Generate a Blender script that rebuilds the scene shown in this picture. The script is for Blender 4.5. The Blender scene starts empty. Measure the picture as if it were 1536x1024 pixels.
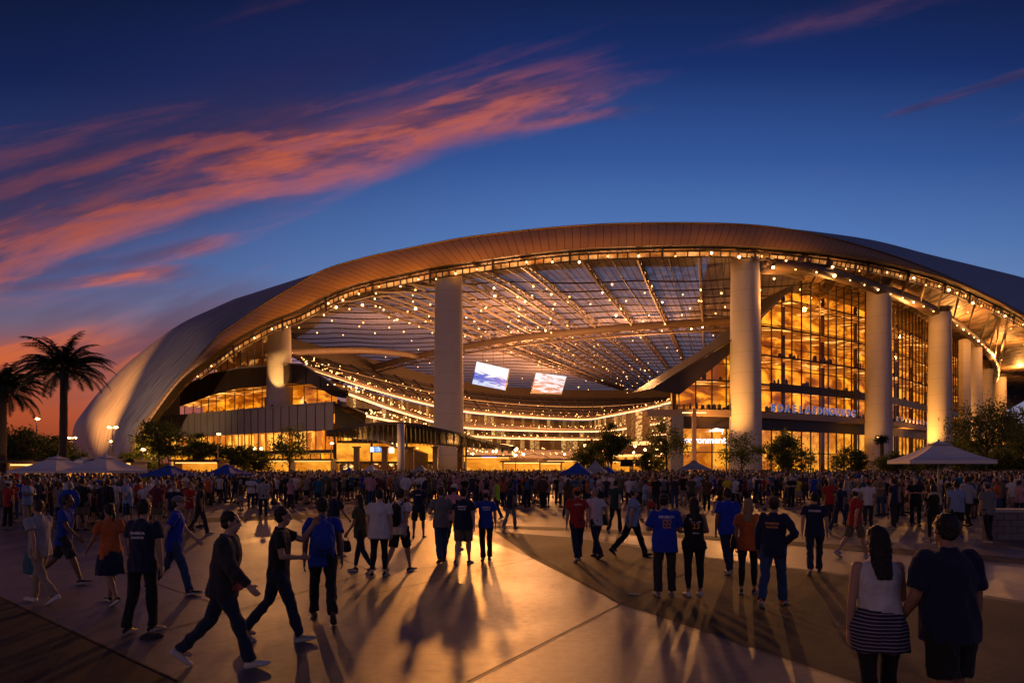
import bpy, math, random
from mathutils import Vector, Matrix, noise
random.seed(11)
C = bpy.context.scene.collection
PI = math.pi
F = 1024.0; CX = 768.0; HY = 698.0; CH = 2.26      # focal length in photo pixels, principal column, horizon row, eye height

def P(X, Y, D):
    """photo column X, row Y, at D metres in front of the camera -> world point"""
    return Vector(((X-CX)/F*D, D, CH+(HY-Y)/F*D))
def G(X, Y, z=0.0):
    """photo point lying on the plaza -> world point"""
    D = (CH-z)*F/(Y-HY)
    return Vector(((X-CX)/F*D, D, z))

def cr(pts, n):
    """Catmull-Rom through tuples, n samples per span"""
    pts = [tuple(p) for p in pts]; out = []
    for i in range(len(pts)-1):
        p0 = pts[max(i-1, 0)]; p1 = pts[i]; p2 = pts[i+1]; p3 = pts[min(i+2, len(pts)-1)]
        for k in range(n):
            t = k/n
            out.append(tuple(0.5*((2*b)+(c-a)*t+(2*a-5*b+4*c-d)*t*t+(-a+3*b-3*c+d)*t**3) for a, b, c, d in zip(p0, p1, p2, p3)))
    out.append(pts[-1]); return out

# ---------------------------------------------------------------- materials
MAT = {}
def srgb(r, g, b):
    f = lambda c: (c/12.92 if c <= .04045 else ((c+.055)/1.055)**2.4)
    return (f(r/255), f(g/255), f(b/255), 1)
def mat(name, col, rough=.7, metal=0, emit=None, es=0, nz=0, nscale=8, bump=0, spec=.5, sample=True):
    if name in MAT: return MAT[name]
    m = bpy.data.materials.new(name); m.use_nodes = True
    nt = m.node_tree; b = nt.nodes['Principled BSDF']
    c = tuple(col[:3])+(1,)
    b.inputs['Base Color'].default_value = c
    b.inputs['Roughness'].default_value = rough; b.inputs['Metallic'].default_value = metal
    b.inputs['Specular IOR Level'].default_value = spec
    if emit: b.inputs['Emission Color'].default_value = tuple(emit[:3])+(1,); b.inputs['Emission Strength'].default_value = es
    if nz or bump:
        tc = nt.nodes.new('ShaderNodeTexCoord'); n = nt.nodes.new('ShaderNodeTexNoise')
        n.inputs['Scale'].default_value = nscale; n.inputs['Detail'].default_value = 6
        nt.links.new(tc.outputs['Object'], n.inputs['Vector'])
        if nz:
            mx = nt.nodes.new('ShaderNodeMix'); mx.data_type = 'RGBA'; 
            mx.inputs['A'].default_value = tuple(x*(1-nz) for x in c[:3])+(1,); mx.inputs['B'].default_value = tuple(min(1, x*(1+nz)) for x in c[:3])+(1,)
            nt.links.new(n.outputs['Fac'], mx.inputs['Factor']); nt.links.new(mx.outputs['Result'], b.inputs['Base Color'])
        if bump:
            bp = nt.nodes.new('ShaderNodeBump'); bp.inputs['Strength'].default_value = bump; bp.inputs['Distance'].default_value = .05
            nt.links.new(n.outputs['Fac'], bp.inputs['Height']); nt.links.new(bp.outputs['Normal'], b.inputs['Normal'])
    if not sample: m.cycles.emission_sampling = 'NONE'
    MAT[name] = m; return m

class NB:
    """small expression builder for shader nodes"""
    def __init__(s, nt): s.nt = nt
    def m(s, op, a, b=None, c=None, clamp=False):
        n = s.nt.nodes.new('ShaderNodeMath'); n.operation = op; n.use_clamp = clamp
        for i, v in enumerate((a, b, c)):
            if v is None: continue
            if isinstance(v, (int, float)): n.inputs[i].default_value = v
            else: s.nt.links.new(v, n.inputs[i])
        return n.outputs[0]
    def add(s, a, b): return s.m('ADD', a, b)
    def sub(s, a, b): return s.m('SUBTRACT', a, b)
    def mul(s, a, b): return s.m('MULTIPLY', a, b)
    def sat(s, a): return s.m('ADD', a, 0.0, clamp=True)
    def ss(s, x, a, b):
        n = s.nt.nodes.new('ShaderNodeMapRange'); n.interpolation_type = 'SMOOTHSTEP'
        s.nt.links.new(x, n.inputs['Value']); n.inputs['From Min'].default_value = a; n.inputs['From Max'].default_value = b
        return n.outputs[0]
    def xyz(s, x, y, z):
        n = s.nt.nodes.new('ShaderNodeCombineXYZ')
        for i, v in enumerate((x, y, z)):
            if isinstance(v, (int, float)): n.inputs[i].default_value = v
            else: s.nt.links.new(v, n.inputs[i])
        return n.outputs[0]
    def sep(s, v):
        n = s.nt.nodes.new('ShaderNodeSeparateXYZ'); s.nt.links.new(v, n.inputs[0]); return n.outputs
    def noise(s, v, scale, detail=5, rough=.55, dist=0):
        n = s.nt.nodes.new('ShaderNodeTexNoise'); s.nt.links.new(v, n.inputs['Vector'])
        n.inputs['Scale'].default_value = scale; n.inputs['Detail'].default_value = detail; n.inputs['Roughness'].default_value = rough; n.inputs['Distortion'].default_value = dist
        return n.outputs['Fac']
    def mix(s, f, a, b):
        n = s.nt.nodes.new('ShaderNodeMix'); n.data_type = 'RGBA'
        for k, v in (('Factor', f), ('A', a), ('B', b)):
            if isinstance(v, (int, float)): n.inputs[k].default_value = v
            elif isinstance(v, tuple): n.inputs[k].default_value = v
            else: s.nt.links.new(v, n.inputs[k])
        return n.outputs['Result']
    def tex(s, out='Object'):
        return s.nt.nodes.new('ShaderNodeTexCoord').outputs[out]
def node_mat(name):
    m = bpy.data.materials.new(name); m.use_nodes = True; MAT[name] = m
    return m, m.node_tree, m.node_tree.nodes['Principled BSDF'], NB(m.node_tree)

# ---------------------------------------------------------------- mesh building
class MB:
    def __init__(s): s.v = []; s.f = []; s.mi = []; s.uv = None; s.cur = 0
    def q(s, *p):
        i = len(s.v); s.v += [tuple(x) for x in p]; s.f.append(tuple(range(i, i+len(p)))); s.mi.append(s.cur)
    def box(s, x0, x1, y0, y1, z0, z1, M=None):
        i = len(s.v); p = [(x, y, z) for z in (z0, z1) for y in (y0, y1) for x in (x0, x1)]
        if M: p = [tuple(M @ Vector(a)) for a in p]
        s.v += p
        for f in ((0, 2, 3, 1), (4, 5, 7, 6), (0, 1, 5, 4), (2, 6, 7, 3), (0, 4, 6, 2), (1, 3, 7, 5)):
            s.f.append(tuple(i+k for k in f)); s.mi.append(s.cur)
    def tube(s, pts, rad, n=8, ref=None, cap=True, round_=False):
        """rad: list of r or (ra, rb); ref: direction of first axis"""
        pts = [Vector(p) for p in pts]; rad = list(rad) if hasattr(rad, '__len__') else [rad]*len(pts)
        if round_:
            a = rad[0]; b = rad[-1]
            ra = a if not isinstance(a, tuple) else min(a); rb = b if not isinstance(b, tuple) else min(b)
            d0 = (pts[0]-pts[1]).normalized(); d1 = (pts[-1]-pts[-2]).normalized()
            sc = lambda r, k: tuple(x*k for x in r) if isinstance(r, tuple) else r*k
            pts = [pts[0]+d0*ra*.85, pts[0]+d0*ra*.55] + pts + [pts[-1]+d1*rb*.55, pts[-1]+d1*rb*.85]
            rad = [sc(a, .4), sc(a, .8)] + rad + [sc(b, .8), sc(b, .4)]
        base = len(s.v); m = len(pts)
        if ref is None:
            ts = [(pts[k+1]-pts[k]).normalized() for k in range(m-1) if (pts[k+1]-pts[k]).length > 1e-9]
            ref = min((Vector((0,0,1)), Vector((1,0,0)), Vector((0,1,0))), key=lambda ax: max([abs(t.dot(ax)) for t in ts] or [0]))
        for j, p in enumerate(pts):
            t = (pts[min(j+1, m-1)]-pts[max(j-1, 0)])
            if t.length < 1e-9: t = Vector((0, 0, 1))
            t.normalize()
            r = Vector(ref) if ref is not None else (Vector((0, 0, 1)) if abs(t.z) < .9 else Vector((1, 0, 0)))
            a = (r - t*r.dot(t)).normalized(); b = t.cross(a)
            ra, rb = rad[j] if isinstance(rad[j], tuple) else (rad[j], rad[j])
            for k in range(n):
                th = 2*PI*k/n
                s.v.append(tuple(p+a*math.cos(th)*ra+b*math.sin(th)*rb))
        for j in range(m-1):
            for k in range(n):
                k2 = (k+1) % n
                s.f.append((base+j*n+k, base+j*n+k2, base+(j+1)*n+k2, base+(j+1)*n+k)); s.mi.append(s.cur)
        if cap:
            s.f.append(tuple(base+k for k in range(n))[::-1]); s.mi.append(s.cur)
            s.f.append(tuple(base+(m-1)*n+k for k in range(n))); s.mi.append(s.cur)
    def ell(s, c, r, n=10, m=7, M=None):
        base = len(s.v); c = Vector(c)
        def ad(x, y, z):
            v = Vector((x*r[0], y*r[1], z*r[2]))
            if M: v = M @ v
            s.v.append(tuple(c+v))
        ad(0, 0, -1)
        for j in range(1, m):
            ph = -PI/2+PI*j/m
            for k in range(n): ad(math.cos(ph)*math.cos(2*PI*k/n), math.cos(ph)*math.sin(2*PI*k/n), math.sin(ph))
        ad(0, 0, 1); top = len(s.v)-1
        for k in range(n):
            k2 = (k+1) % n
            s.f.append((base, base+1+k2, base+1+k)); s.mi.append(s.cur)
            for j in range(m-2):
                a = base+1+j*n; s.f.append((a+k, a+k2, a+n+k2, a+n+k)); s.mi.append(s.cur)
            a = base+1+(m-2)*n; s.f.append((a+k, a+k2, top)); s.mi.append(s.cur)
    def grid(s, rows, uvs=None, flip=False):
        """rows: list of equally long rows of points"""
        base = len(s.v); n = len(rows[0])
        for r in rows: s.v += [tuple(p) for p in r]
        for j in range(len(rows)-1):
            for k in range(n-1):
                f = (base+j*n+k, base+j*n+k+1, base+(j+1)*n+k+1, base+(j+1)*n+k)
                s.f.append(f[::-1] if flip else f); s.mi.append(s.cur)
        if uvs is not None:
            if s.uv is None: s.uv = {}
            for j, r in enumerate(uvs):
                for k, u in enumerate(r): s.uv[base+j*n+k] = u
    def add(s, o):
        i = len(s.v); s.v += o.v; s.f += [tuple(a+i for a in f) for f in o.f]; s.mi += o.mi
    def mesh(s, name, mats, smooth=False):
        me = bpy.data.meshes.new(name); me.from_pydata(s.v, [], s.f)
        for m in (mats if isinstance(mats, (list, tuple)) else [mats]): me.materials.append(m)
        if any(s.mi): me.polygons.foreach_set('material_index', s.mi)
        if s.uv is not None:
            l = me.uv_layers.new(name='UVMap')
            for lp in me.loops: l.data[lp.index].uv = s.uv.get(lp.vertex_index, (0, 0))
        if smooth: me.polygons.foreach_set('use_smooth', [True]*len(me.polygons))
        me.update(); return me
    def build(s, name, mats, parent=None, smooth=False):
        return link(name, s.mesh(name, mats, smooth), parent)

def link(name, me, parent=None):
    o = bpy.data.objects.new(name, me); C.objects.link(o)
    if parent is not None:
        o.parent = parent
        o.matrix_parent_inverse = Matrix.Identity(4)
    return o
def tag(o, label=None, cat=None, group=None, kind=None):
    if label: o['label'] = label
    if cat: o['category'] = cat
    if group: o['group'] = group
    if kind: o['kind'] = kind
    return o
def empty(name, loc=(0, 0, 0), rz=0, **k):
    o = bpy.data.objects.new(name, None); C.objects.link(o); o.location = loc; o.rotation_euler = (0, 0, rz)
    return tag(o, **k)
def copy_tree(o, parent=None):
    c = o.copy(); C.objects.link(c)
    if parent is not None: c.parent = parent
    for ch in list(o.children): copy_tree(ch, c)
    return c
def text_mesh(txt, size=1.0, depth=.02, bold=0.0):
    cu = bpy.data.curves.new('lettering', 'FONT'); cu.body = txt; cu.size = size; cu.extrude = depth; cu.offset = bold; cu.align_x = 'CENTER'; cu.resolution_u = 3
    o = bpy.data.objects.new('lettering', cu); C.objects.link(o)
    dg = bpy.context.evaluated_depsgraph_get(); me = bpy.data.meshes.new_from_object(o.evaluated_get(dg))
    bpy.data.objects.remove(o); bpy.data.curves.remove(cu)
    return me
# ---------------------------------------------------------------- camera
sc = bpy.context.scene
cam = bpy.data.cameras.new('camera'); co = bpy.data.objects.new('camera', cam); C.objects.link(co)
co.location = (0, 0, CH); co.rotation_euler = (PI/2, 0, 0)
cam.sensor_width = 36; cam.lens = 24; cam.shift_y = (HY-512)/1536; cam.clip_end = 20000
sc.camera = co
sc.view_settings.view_transform = 'Standard'; sc.view_settings.look = 'None'; sc.view_settings.exposure = 0; sc.view_settings.gamma = 1
sc.render.engine = 'CYCLES'
cy = sc.cycles
cy.use_denoising = True; cy.denoiser = 'OPENIMAGEDENOISE'; cy.max_bounces = 5; cy.diffuse_bounces = 2; cy.glossy_bounces = 2
cy.transmission_bounces = 3; cy.transparent_max_bounces = 12; cy.sample_clamp_indirect = 3; cy.sample_clamp_direct = 0
cy.caustics_reflective = False; cy.caustics_refractive = False; cy.use_light_tree = True

# ---------------------------------------------------------------- dusk sky
w = bpy.data.worlds.new('World'); sc.world = w; w.use_nodes = True
nt = w.node_tree; bg = nt.nodes['Background']; N = NB(nt)
geo = N.tex('Generated'); X_, Y_, Z_ = N.sep(geo)
ya = N.m('MAXIMUM', N.m('ABSOLUTE', Y_), .2)
u = N.m('DIVIDE', X_, ya); v = N.m('DIVIDE', Z_, ya)
def ramp(fac, stops):
    r = nt.nodes.new('ShaderNodeValToRGB'); nt.links.new(fac, r.inputs[0]); e = r.color_ramp.elements
    e[0].position = stops[0][0]; e[0].color = stops[0][1]; e[1].position = stops[-1][0]; e[1].color = stops[-1][1]
    for p, c in stops[1:-1]: k = e.new(p); k.color = c
    return r.outputs[0]
# elevation above the horizon, as v = tan(elevation)
vv = N.m('DIVIDE', N.m('MAXIMUM', v, 0.0), .75)
base_r = ramp(vv, [(0, srgb(150,118,120)), (.16, srgb(128,134,172)), (.30, srgb(116,148,196)), (.45, srgb(84,122,186)), (.60, srgb(52,88,156)), (.78, srgb(24,48,108)), (1, srgb(8,18,54))])
base_l = ramp(vv, [(0, srgb(130,52,30)), (.10, srgb(186,80,44)), (.19, srgb(170,92,72)), (.28, srgb(118,102,128)), (.38, srgb(74,96,150)), (.55, srgb(38,66,124)), (.75, srgb(14,32,84)), (1, srgb(6,14,46))])
lf = N.ss(u, .15, -.75)
sky = N.mix(lf, base_r, base_l)
dk = N.ss(N.m('ABSOLUTE', u), .3, 1.0)
sky = N.mix(N.mul(dk, .16), sky, srgb(4, 10, 36))
# clouds: stretched along the wind that blows up to the right
ca, sa = math.cos(.27), math.sin(.27)
def cl_noise(dv, seed, su, sv, det=6, dist=.4):
    v2 = N.add(v, dv)
    al = N.add(N.mul(u, ca), N.mul(v2, sa)); ac = N.sub(N.mul(v2, ca), N.mul(u, sa))
    return N.noise(N.xyz(N.mul(al, su), N.mul(ac, sv), seed), 1.0, det, .58, dist)
vc = N.add(N.add(.500, N.mul(u, .20)), N.mul(N.mul(u, u), -.09))
def band(c0, width, off, lo=None, hi=None):
    """gaussian ridge around vc*c.. + off"""
    d = N.m('DIVIDE', N.sub(v, N.add(c0, off)), width)
    g = N.m('POWER', 2.718, N.mul(N.mul(d, d), -1.0))
    if lo: g = N.mul(g, N.ss(u, lo[0], lo[1]))
    if hi: g = N.mul(g, N.ss(u, hi[0], hi[1]))
    return g
def lin(a, b): return N.add(a, N.mul(u, b))
def density(dv, seed):
    n1 = cl_noise(dv, seed, 1.5, 8.5, 7, .4); return n1
bias = N.mul(band(vc, N.sub(.058, N.mul(u, .095)), .030, hi=(.40, .05)), .46)
bias = N.m('MAXIMUM', bias, N.mul(band(lin(.40, .17), .022, 0, hi=(-.34, -.46)), .42))
bias = N.m('MAXIMUM', bias, N.mul(band(lin(.3375, .105), .017, 0, hi=(-.40, -.52)), .42))
bias = N.m('MAXIMUM', bias, N.mul(band(lin(.497, .135), .016, 0, lo=(-.25, -.02), hi=(.30, .12)), .40))
bias = N.m('MAXIMUM', bias, N.mul(band(lin(.542, .245), .026, 0, lo=(-.30, .0)), .21))
bias = N.m('MAXIMUM', bias, N.mul(band(lin(.3375, .315), .010, 0, lo=(.48, .60)), .48))
bias = N.m('MAXIMUM', bias, N.mul(band(lin(.190, .04), .055, 0, hi=(-.20, -.38)), .50))
bias = N.m('MAXIMUM', bias, N.mul(band(lin(.10, .0), .020, 0, hi=(-.4, -.6)), .26))
d0 = N.add(density(0.0, 3.1), bias)
d1 = N.add(density(-.022, 3.1), bias)
cover = N.mul(N.ss(d0, .62, 1.10), N.add(.70, N.mul(N.ss(cl_noise(.01, 12.7, 6.0, 26.0, 6, 1.2), .30, .62), .34)))
lit = N.ss(N.sub(d0, d1), -.035, .075)
glow = N.ss(u, .9, -.6)
c_lit = N.mix(glow, srgb(150, 96, 120), srgb(222, 102, 44))
c_dark = N.mix(glow, srgb(44, 48, 96), srgb(92, 58, 84))
wisp = cl_noise(0.0, 9.4, 3.6, 26.0, 5)
litf = N.sat(N.add(N.mul(lit, .75), N.mul(N.ss(wisp, .42, .66), .35)))
low = N.ss(v, .32, .12)
litf = N.sat(N.add(litf, N.mul(N.mul(low, lf), .25)))
cloud = N.mix(litf, c_dark, c_lit)
high = N.ss(v, .46, .70)
cloud = N.mix(N.mul(high, .62), cloud, srgb(72, 46, 78))
sky = N.mix(N.mul(cover, .88), sky, cloud)
veil = N.mul(band(vc, .10, .10, hi=(.05, -.40)), N.ss(cl_noise(0.0, 5.5, 1.2, 5.0, 4), .30, .62))
sky = N.mix(N.mul(veil, .62), sky, srgb(44, 34, 70))
veil2 = N.mul(band(lin(.24, .05), .07, 0, hi=(-.20, -.5)), N.ss(cl_noise(0.0, 7.5, 1.6, 7.0, 4), .45, .62))
sky = N.mix(N.mul(veil2, .55), sky, srgb(88, 52, 72))
back = N.ss(Y_, .05, -.5)  # unseen sky behind the camera, brightened towards pink to light surfaces facing it
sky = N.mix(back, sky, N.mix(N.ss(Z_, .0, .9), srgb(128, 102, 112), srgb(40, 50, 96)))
below = N.ss(Z_, 0.0, -.02)
sky = N.mix(below, sky, (.012, .010, .011, 1))
# a little real twilight scattering from the sky model under the painted cloud field of this evening
st = nt.nodes.new('ShaderNodeTexSky'); st.sky_type = 'NISHITA'; st.sun_disc = False; st.sun_elevation = math.radians(-3); st.sun_rotation = math.radians(-70)
ad = nt.nodes.new('ShaderNodeMix'); ad.data_type = 'RGBA'; ad.blend_type = 'ADD'; ad.inputs['Factor'].default_value = .05
nt.links.new(sky, ad.inputs['A']); nt.links.new(st.outputs[0], ad.inputs['B'])
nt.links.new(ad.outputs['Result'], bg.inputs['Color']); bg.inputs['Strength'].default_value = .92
# last glow of the sun, already at the horizon to the left behind the stadium
sl = bpy.data.lights.new('sun', 'SUN'); sl.energy = .12; sl.angle = math.radians(6); sl.color = (1, .45, .25)
so = bpy.data.objects.new('sun', sl); C.objects.link(so); so.rotation_euler = Vector((-1.2, -.3, .14)).to_track_quat('Z', 'Y').to_euler()
# ---------------------------------------------------------------- plaza
def paving(name, c1, c2, rough, joint=True):
    m, nt, b, N = node_mat(name)
    o = N.tex('Object'); n1 = N.noise(o, .45, 6, .6); n2 = N.noise(o, 7.0, 7, .7); n3 = N.noise(o, 90.0, 3, .8)
    col = N.mix(N.ss(n1, .3, .7), c1, c2)
    col = N.mix(N.mul(N.ss(n2, .45, .75), .45), col, tuple(x*.55 for x in c1[:3])+(1,))
    col = N.mix(N.mul(n3, .35), col, tuple(x*1.5 for x in c2[:3])+(1,))
    sp = N.noise(o, 2.2, 2, .5)
    col = N.mix(N.mul(N.ss(N.noise(o, 1.3, 8, .72), .52, .66), .45), col, tuple(x*.45 for x in c1[:3])+(1,))
    col = N.mix(N.mul(N.ss(sp, .66, .72), .6), col, tuple(x*.4 for x in c1[:3])+(1,))
    nt.links.new(col, b.inputs['Base Color'])
    nt.links.new(N.add(N.mul(N.add(N.mul(n2,.6), N.mul(n1,.7)), .42), rough-.17), b.inputs['Roughness']); b.inputs['Specular IOR Level'].default_value = .5 if rough < .55 else .22
    bp = nt.nodes.new('ShaderNodeBump'); bp.inputs['Strength'].default_value = .35; bp.inputs['Distance'].default_value = .012
    nt.links.new(N.add(N.mul(n3, .6), n2), bp.inputs['Height']); nt.links.new(bp.outputs['Normal'], b.inputs['Normal'])
    return m
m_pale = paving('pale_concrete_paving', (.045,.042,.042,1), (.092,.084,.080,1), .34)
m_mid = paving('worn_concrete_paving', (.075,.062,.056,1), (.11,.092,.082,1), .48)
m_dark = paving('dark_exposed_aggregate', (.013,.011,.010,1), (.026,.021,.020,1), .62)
m_joint = mat('joint_sealant', (.012,.011,.010), .8)
g = MB(); R = 6000
g.q((-R,-60,0),(R,-60,0),(R,R,0),(-R,R,0))
tag(g.build('ground', m_mid), kind='structure')
def flat(name, pts, z, m, raw=False):
    b = MB(); b.q(*[(p.x, p.y, z) for p in ([Vector(p) for p in pts] if raw else [G(*p) for p in pts])]); return tag(b.build(name, m), kind='structure')
# pale slab field in the middle, seen from the lower edge to the crowd
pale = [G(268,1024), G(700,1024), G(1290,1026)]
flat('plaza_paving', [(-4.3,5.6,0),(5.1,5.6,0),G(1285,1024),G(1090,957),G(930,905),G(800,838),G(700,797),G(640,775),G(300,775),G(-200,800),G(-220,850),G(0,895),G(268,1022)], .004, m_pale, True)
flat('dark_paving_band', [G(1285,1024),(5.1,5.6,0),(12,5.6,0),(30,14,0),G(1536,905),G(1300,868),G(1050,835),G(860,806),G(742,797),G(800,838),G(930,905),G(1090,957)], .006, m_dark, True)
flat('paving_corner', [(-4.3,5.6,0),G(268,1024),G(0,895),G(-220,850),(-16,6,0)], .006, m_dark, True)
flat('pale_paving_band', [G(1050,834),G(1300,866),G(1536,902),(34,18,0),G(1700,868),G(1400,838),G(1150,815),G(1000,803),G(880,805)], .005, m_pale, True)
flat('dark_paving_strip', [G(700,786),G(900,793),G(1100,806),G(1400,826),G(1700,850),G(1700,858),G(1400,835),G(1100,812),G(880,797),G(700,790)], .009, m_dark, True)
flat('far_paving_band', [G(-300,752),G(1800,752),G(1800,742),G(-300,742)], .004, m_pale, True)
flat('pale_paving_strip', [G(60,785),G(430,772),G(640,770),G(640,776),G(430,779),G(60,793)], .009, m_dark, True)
j = MB()
def joint(a, b, w=.012, z=.013):
    a = G(*a); b = G(*b); d = (b-a).normalized(); n = Vector((-d.y, d.x, 0))*w
    j.q((a-n)+Vector((0,0,z)), (b-n)+Vector((0,0,z)), (b+n)+Vector((0,0,z)), (a+n)+Vector((0,0,z)))
for a, b in [((700,1024),(935,904)),((935,904),(1075,838)),((0,895),(268,1022)),((250,945),(560,858)),((560,858),(800,838)),((0,893),(-220,850)),
             ((742,797),(930,905)),((930,905),(1283,1024)),((520,900),(800,838)),((330,800),(640,776)),((1075,838),(1400,780)),((360,918),(160,850)),((560,858),(420,800)),
             ((880,805),(1050,834)),((1050,834),(1300,866)),((1300,866),(1536,902)),((100,838),(420,800)),((640,776),(1080,770)),((1150,815),(1536,780))]: joint(a, b)
tag(j.build('paving_joints', m_joint), kind='structure')
b = MB(); p = G(950, 892)
b.tube([(p.x-.09, p.y+.04, .022), (p.x+.02, p.y-.01, .026), (p.x+.10, p.y-.05, .022)], [.012, .014, .010], 6)
tag(b.build('litter', mat('crumpled_paper', (.55,.52,.48), .8)), 'small pale twist of paper lying on the dark paving left of the standing couple', 'litter')
b = MB(); p = G(228, 955)
b.tube([(p.x-.13, p.y, .012), (p.x-.05, p.y, .02), (p.x+.1, p.y-.02, .02), (p.x+.14, p.y-.03, .012)], [(.02,.08),(.05,.11),(.045,.11),(.015,.05)], 10, ref=(0,0,1))
tag(b.build('fallen_cap', mat('fallen_cap_cloth', (.02,.02,.02), .9)), 'black cap dropped flat on the paving at the feet of the navy shirted walker', 'cap')
# low planter wall at the right edge
t = empty('planter_wall', G(1545, 808), label='low grey block planter wall with lit coping at the right edge of the plaza', cat='wall')
b = MB(); b.box(-1.3, 9, -.25, .25, 0, .84); b.build('block_wall', mat('grey_blocks', (.16,.15,.15), .8, nz=.3, nscale=5, bump=.4), t)
b = MB(); b.box(-1.36, 9, -.3, .3, .84, .93); b.build('coping', mat('coping_stone', (.35,.32,.28), .6), t)
b = MB()
for k in range(3): b.box(-1.3, 9, -.256, -.25, .2+.2*k, .212+.2*k)
for r in range(4):
    for k in range(24): 
        x = -1.2+.42*k+(.21 if r % 2 else 0); b.box(x, x+.012, -.256, -.25, .2*r+.012, .2*r+.2)
b.build('mortar_lines', m_joint, t)
b = MB()
random.seed(5)
# ================================================================ stadium
stad = empty('stadium', (20, 150, 0), label='huge arched stadium with metal roof shell, tall pale columns and glowing glass halls', cat='stadium')
SO = Vector((20, 150, 0))
def sp(mb, name, mats, smooth=False, parent=None):
    """part of the stadium: vertices are world, parent stands at SO"""
    mb.v = [(a[0]-SO.x, a[1]-SO.y, a[2]-SO.z) for a in mb.v]
    o = mb.build(name, mats, parent or stad, smooth); return o

# rows: (upper edge of fascia) (lower edge) (crest of the shell)
RIM = [
 ((186,711,173),(190,711,172),(112,708,228)), ((203,651,171),(207,660,170),(109,647,230)), ((225,620,169),(229,625,168),(128,613,230)),
 ((262,574,166),(269,573,165),(162,573,228)), ((297,536,163),(311,539,162),(202,538,224)), ((328,504,160),(350,510,159),(262,496,215)),
 ((365,478,158),(402,482,157),(315,471,207)), ((402,453,156),(445,465,155),(362,451,198)), ((440,431,154),(490,442,153),(419,428,186)),
 ((485,406,152),(536,425,151),(485,406,168)), ((548,387,150),(599,411,149),(548,389,168)), ((614,373,148),(653,400,147),(614,377,168)),
 ((692,358,146),(715,391,145),(692,364,168)), ((780,347,145),(790,381,144),(780,356,168)), ((870,339,144),(870,373,143),(870,349,168)),
 ((960,335.5,143.5),(960,369,142.5),(960,344,170)), ((1080,336,144),(1070,367,143),(1080,341,176)), ((1163,342,148),(1150,371,147),(1163,342,190)),
 ((1236,355,154),(1225,378,153),(1236,349,208)), ((1314,376,163),(1305,390,162),(1314,361,230)), ((1392,403,176),(1385,409,175),(1392,381,262)),
 ((1465,435,194),(1460,436.5,193),(1470,400,305)), ((1536,471,218),(1533,474,217),(1536,416.5,355)), ((1600,515,255),(1597,518,254),(1600,436,410)),
 ((1640,560,330),(1637,563,328),(1640,500,450)), ((1600,592,430),(1597,595,428),(1600,560,480))]
NS = 6
U = [P(*p) for p in cr([r[0] for r in RIM], NS)]; L = [P(*p) for p in cr([r[1] for r in RIM], NS)]; S = [P(*p) for p in cr([r[2] for r in RIM], NS)]
nR = len(U)

# ---- materials
m, nt, b, N = node_mat('shell_metal')
uv = N.tex('UV'); x, y, _ = N.sep(uv)
n1 = N.noise(N.xyz(N.mul(N.add(x, N.mul(y, .5)), .08), N.mul(y, 1.5), 0.0), 1.0, 4, .62, .15)
n2 = N.noise(N.xyz(N.mul(x, .2), N.mul(y, 5.0), 2.0), 1.0, 2, .6)
nt.links.new(N.mix(N.ss(n1, .38, .64), (.26,.26,.28,1), (.49,.485,.50,1)), b.inputs['Base Color'])
b.inputs['Metallic'].default_value = .45
nt.links.new(N.add(.30, N.mul(n1, .28)), b.inputs['Roughness'])
def seam(N, c, w):
    fr = N.m('FRACT', c); return N.m('LESS_THAN', fr, w)
bp = nt.nodes.new('ShaderNodeBump'); bp.inputs['Strength'].default_value = .35; bp.inputs['Distance'].default_value = .30
nt.links.new(N.sub(N.add(n1, N.mul(n2, .5)), N.mul(seam(N, N.mul(x, .5), .06), .5)), bp.inputs['Height']); nt.links.new(bp.outputs['Normal'], b.inputs['Normal'])
m_shell = m
m, nt, b, N = node_mat('fascia_boards')
uv = N.tex('UV'); x, y, _ = N.sep(uv)
s1 = seam(N, N.mul(x, .625), .07); n1 = N.noise(N.xyz(N.m('FLOOR', N.mul(x, .625)), 0.0, 0.0), 7.3, 1); n2 = N.noise(uv, .4, 4)
col = N.mix(N.add(N.mul(n1, .6), N.mul(n2, .4)), (.27,.165,.10,1), (.40,.25,.15,1))
col = N.mix(s1, col, (.07,.05,.04,1)); nt.links.new(col, b.inputs['Base Color']); b.inputs['Roughness'].default_value = .5; b.inputs['Metallic'].default_value = .25
m_fascia = m
m, nt, b, N = node_mat('soffit_panels')
o = N.tex('Object'); x, y, z = N.sep(o)
n1 = N.noise(N.xyz(N.mul(x, .10), N.mul(y, .035), 0.0), 2.2, 4, .6, 1.0)
vo = nt.nodes.new('ShaderNodeTexVoronoi'); vo.feature = 'DISTANCE_TO_EDGE'; nt.links.new(N.xyz(N.mul(x, .13), N.mul(y, .06), 0.0), vo.inputs['Vector']); vo.inputs['Scale'].default_value = 1.2
ed = N.m('LESS_THAN', vo.outputs['Distance'], .045)
col = N.mix(N.ss(n1, .35, .65), (.14,.09,.06,1), (.48,.33,.20,1)); col = N.mix(ed, col, (.06,.04,.03,1)); nt.links.new(col, b.inputs['Base Color']); b.inputs['Roughness'].default_value = .55
bp = nt.nodes.new('ShaderNodeBump'); bp.inputs['Strength'].default_value = 1; bp.inputs['Distance'].default_value = 1.5; nt.links.new(n1, bp.inputs['Height']); nt.links.new(bp.outputs['Normal'], b.inputs['Normal'])
m_soffit = m
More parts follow.
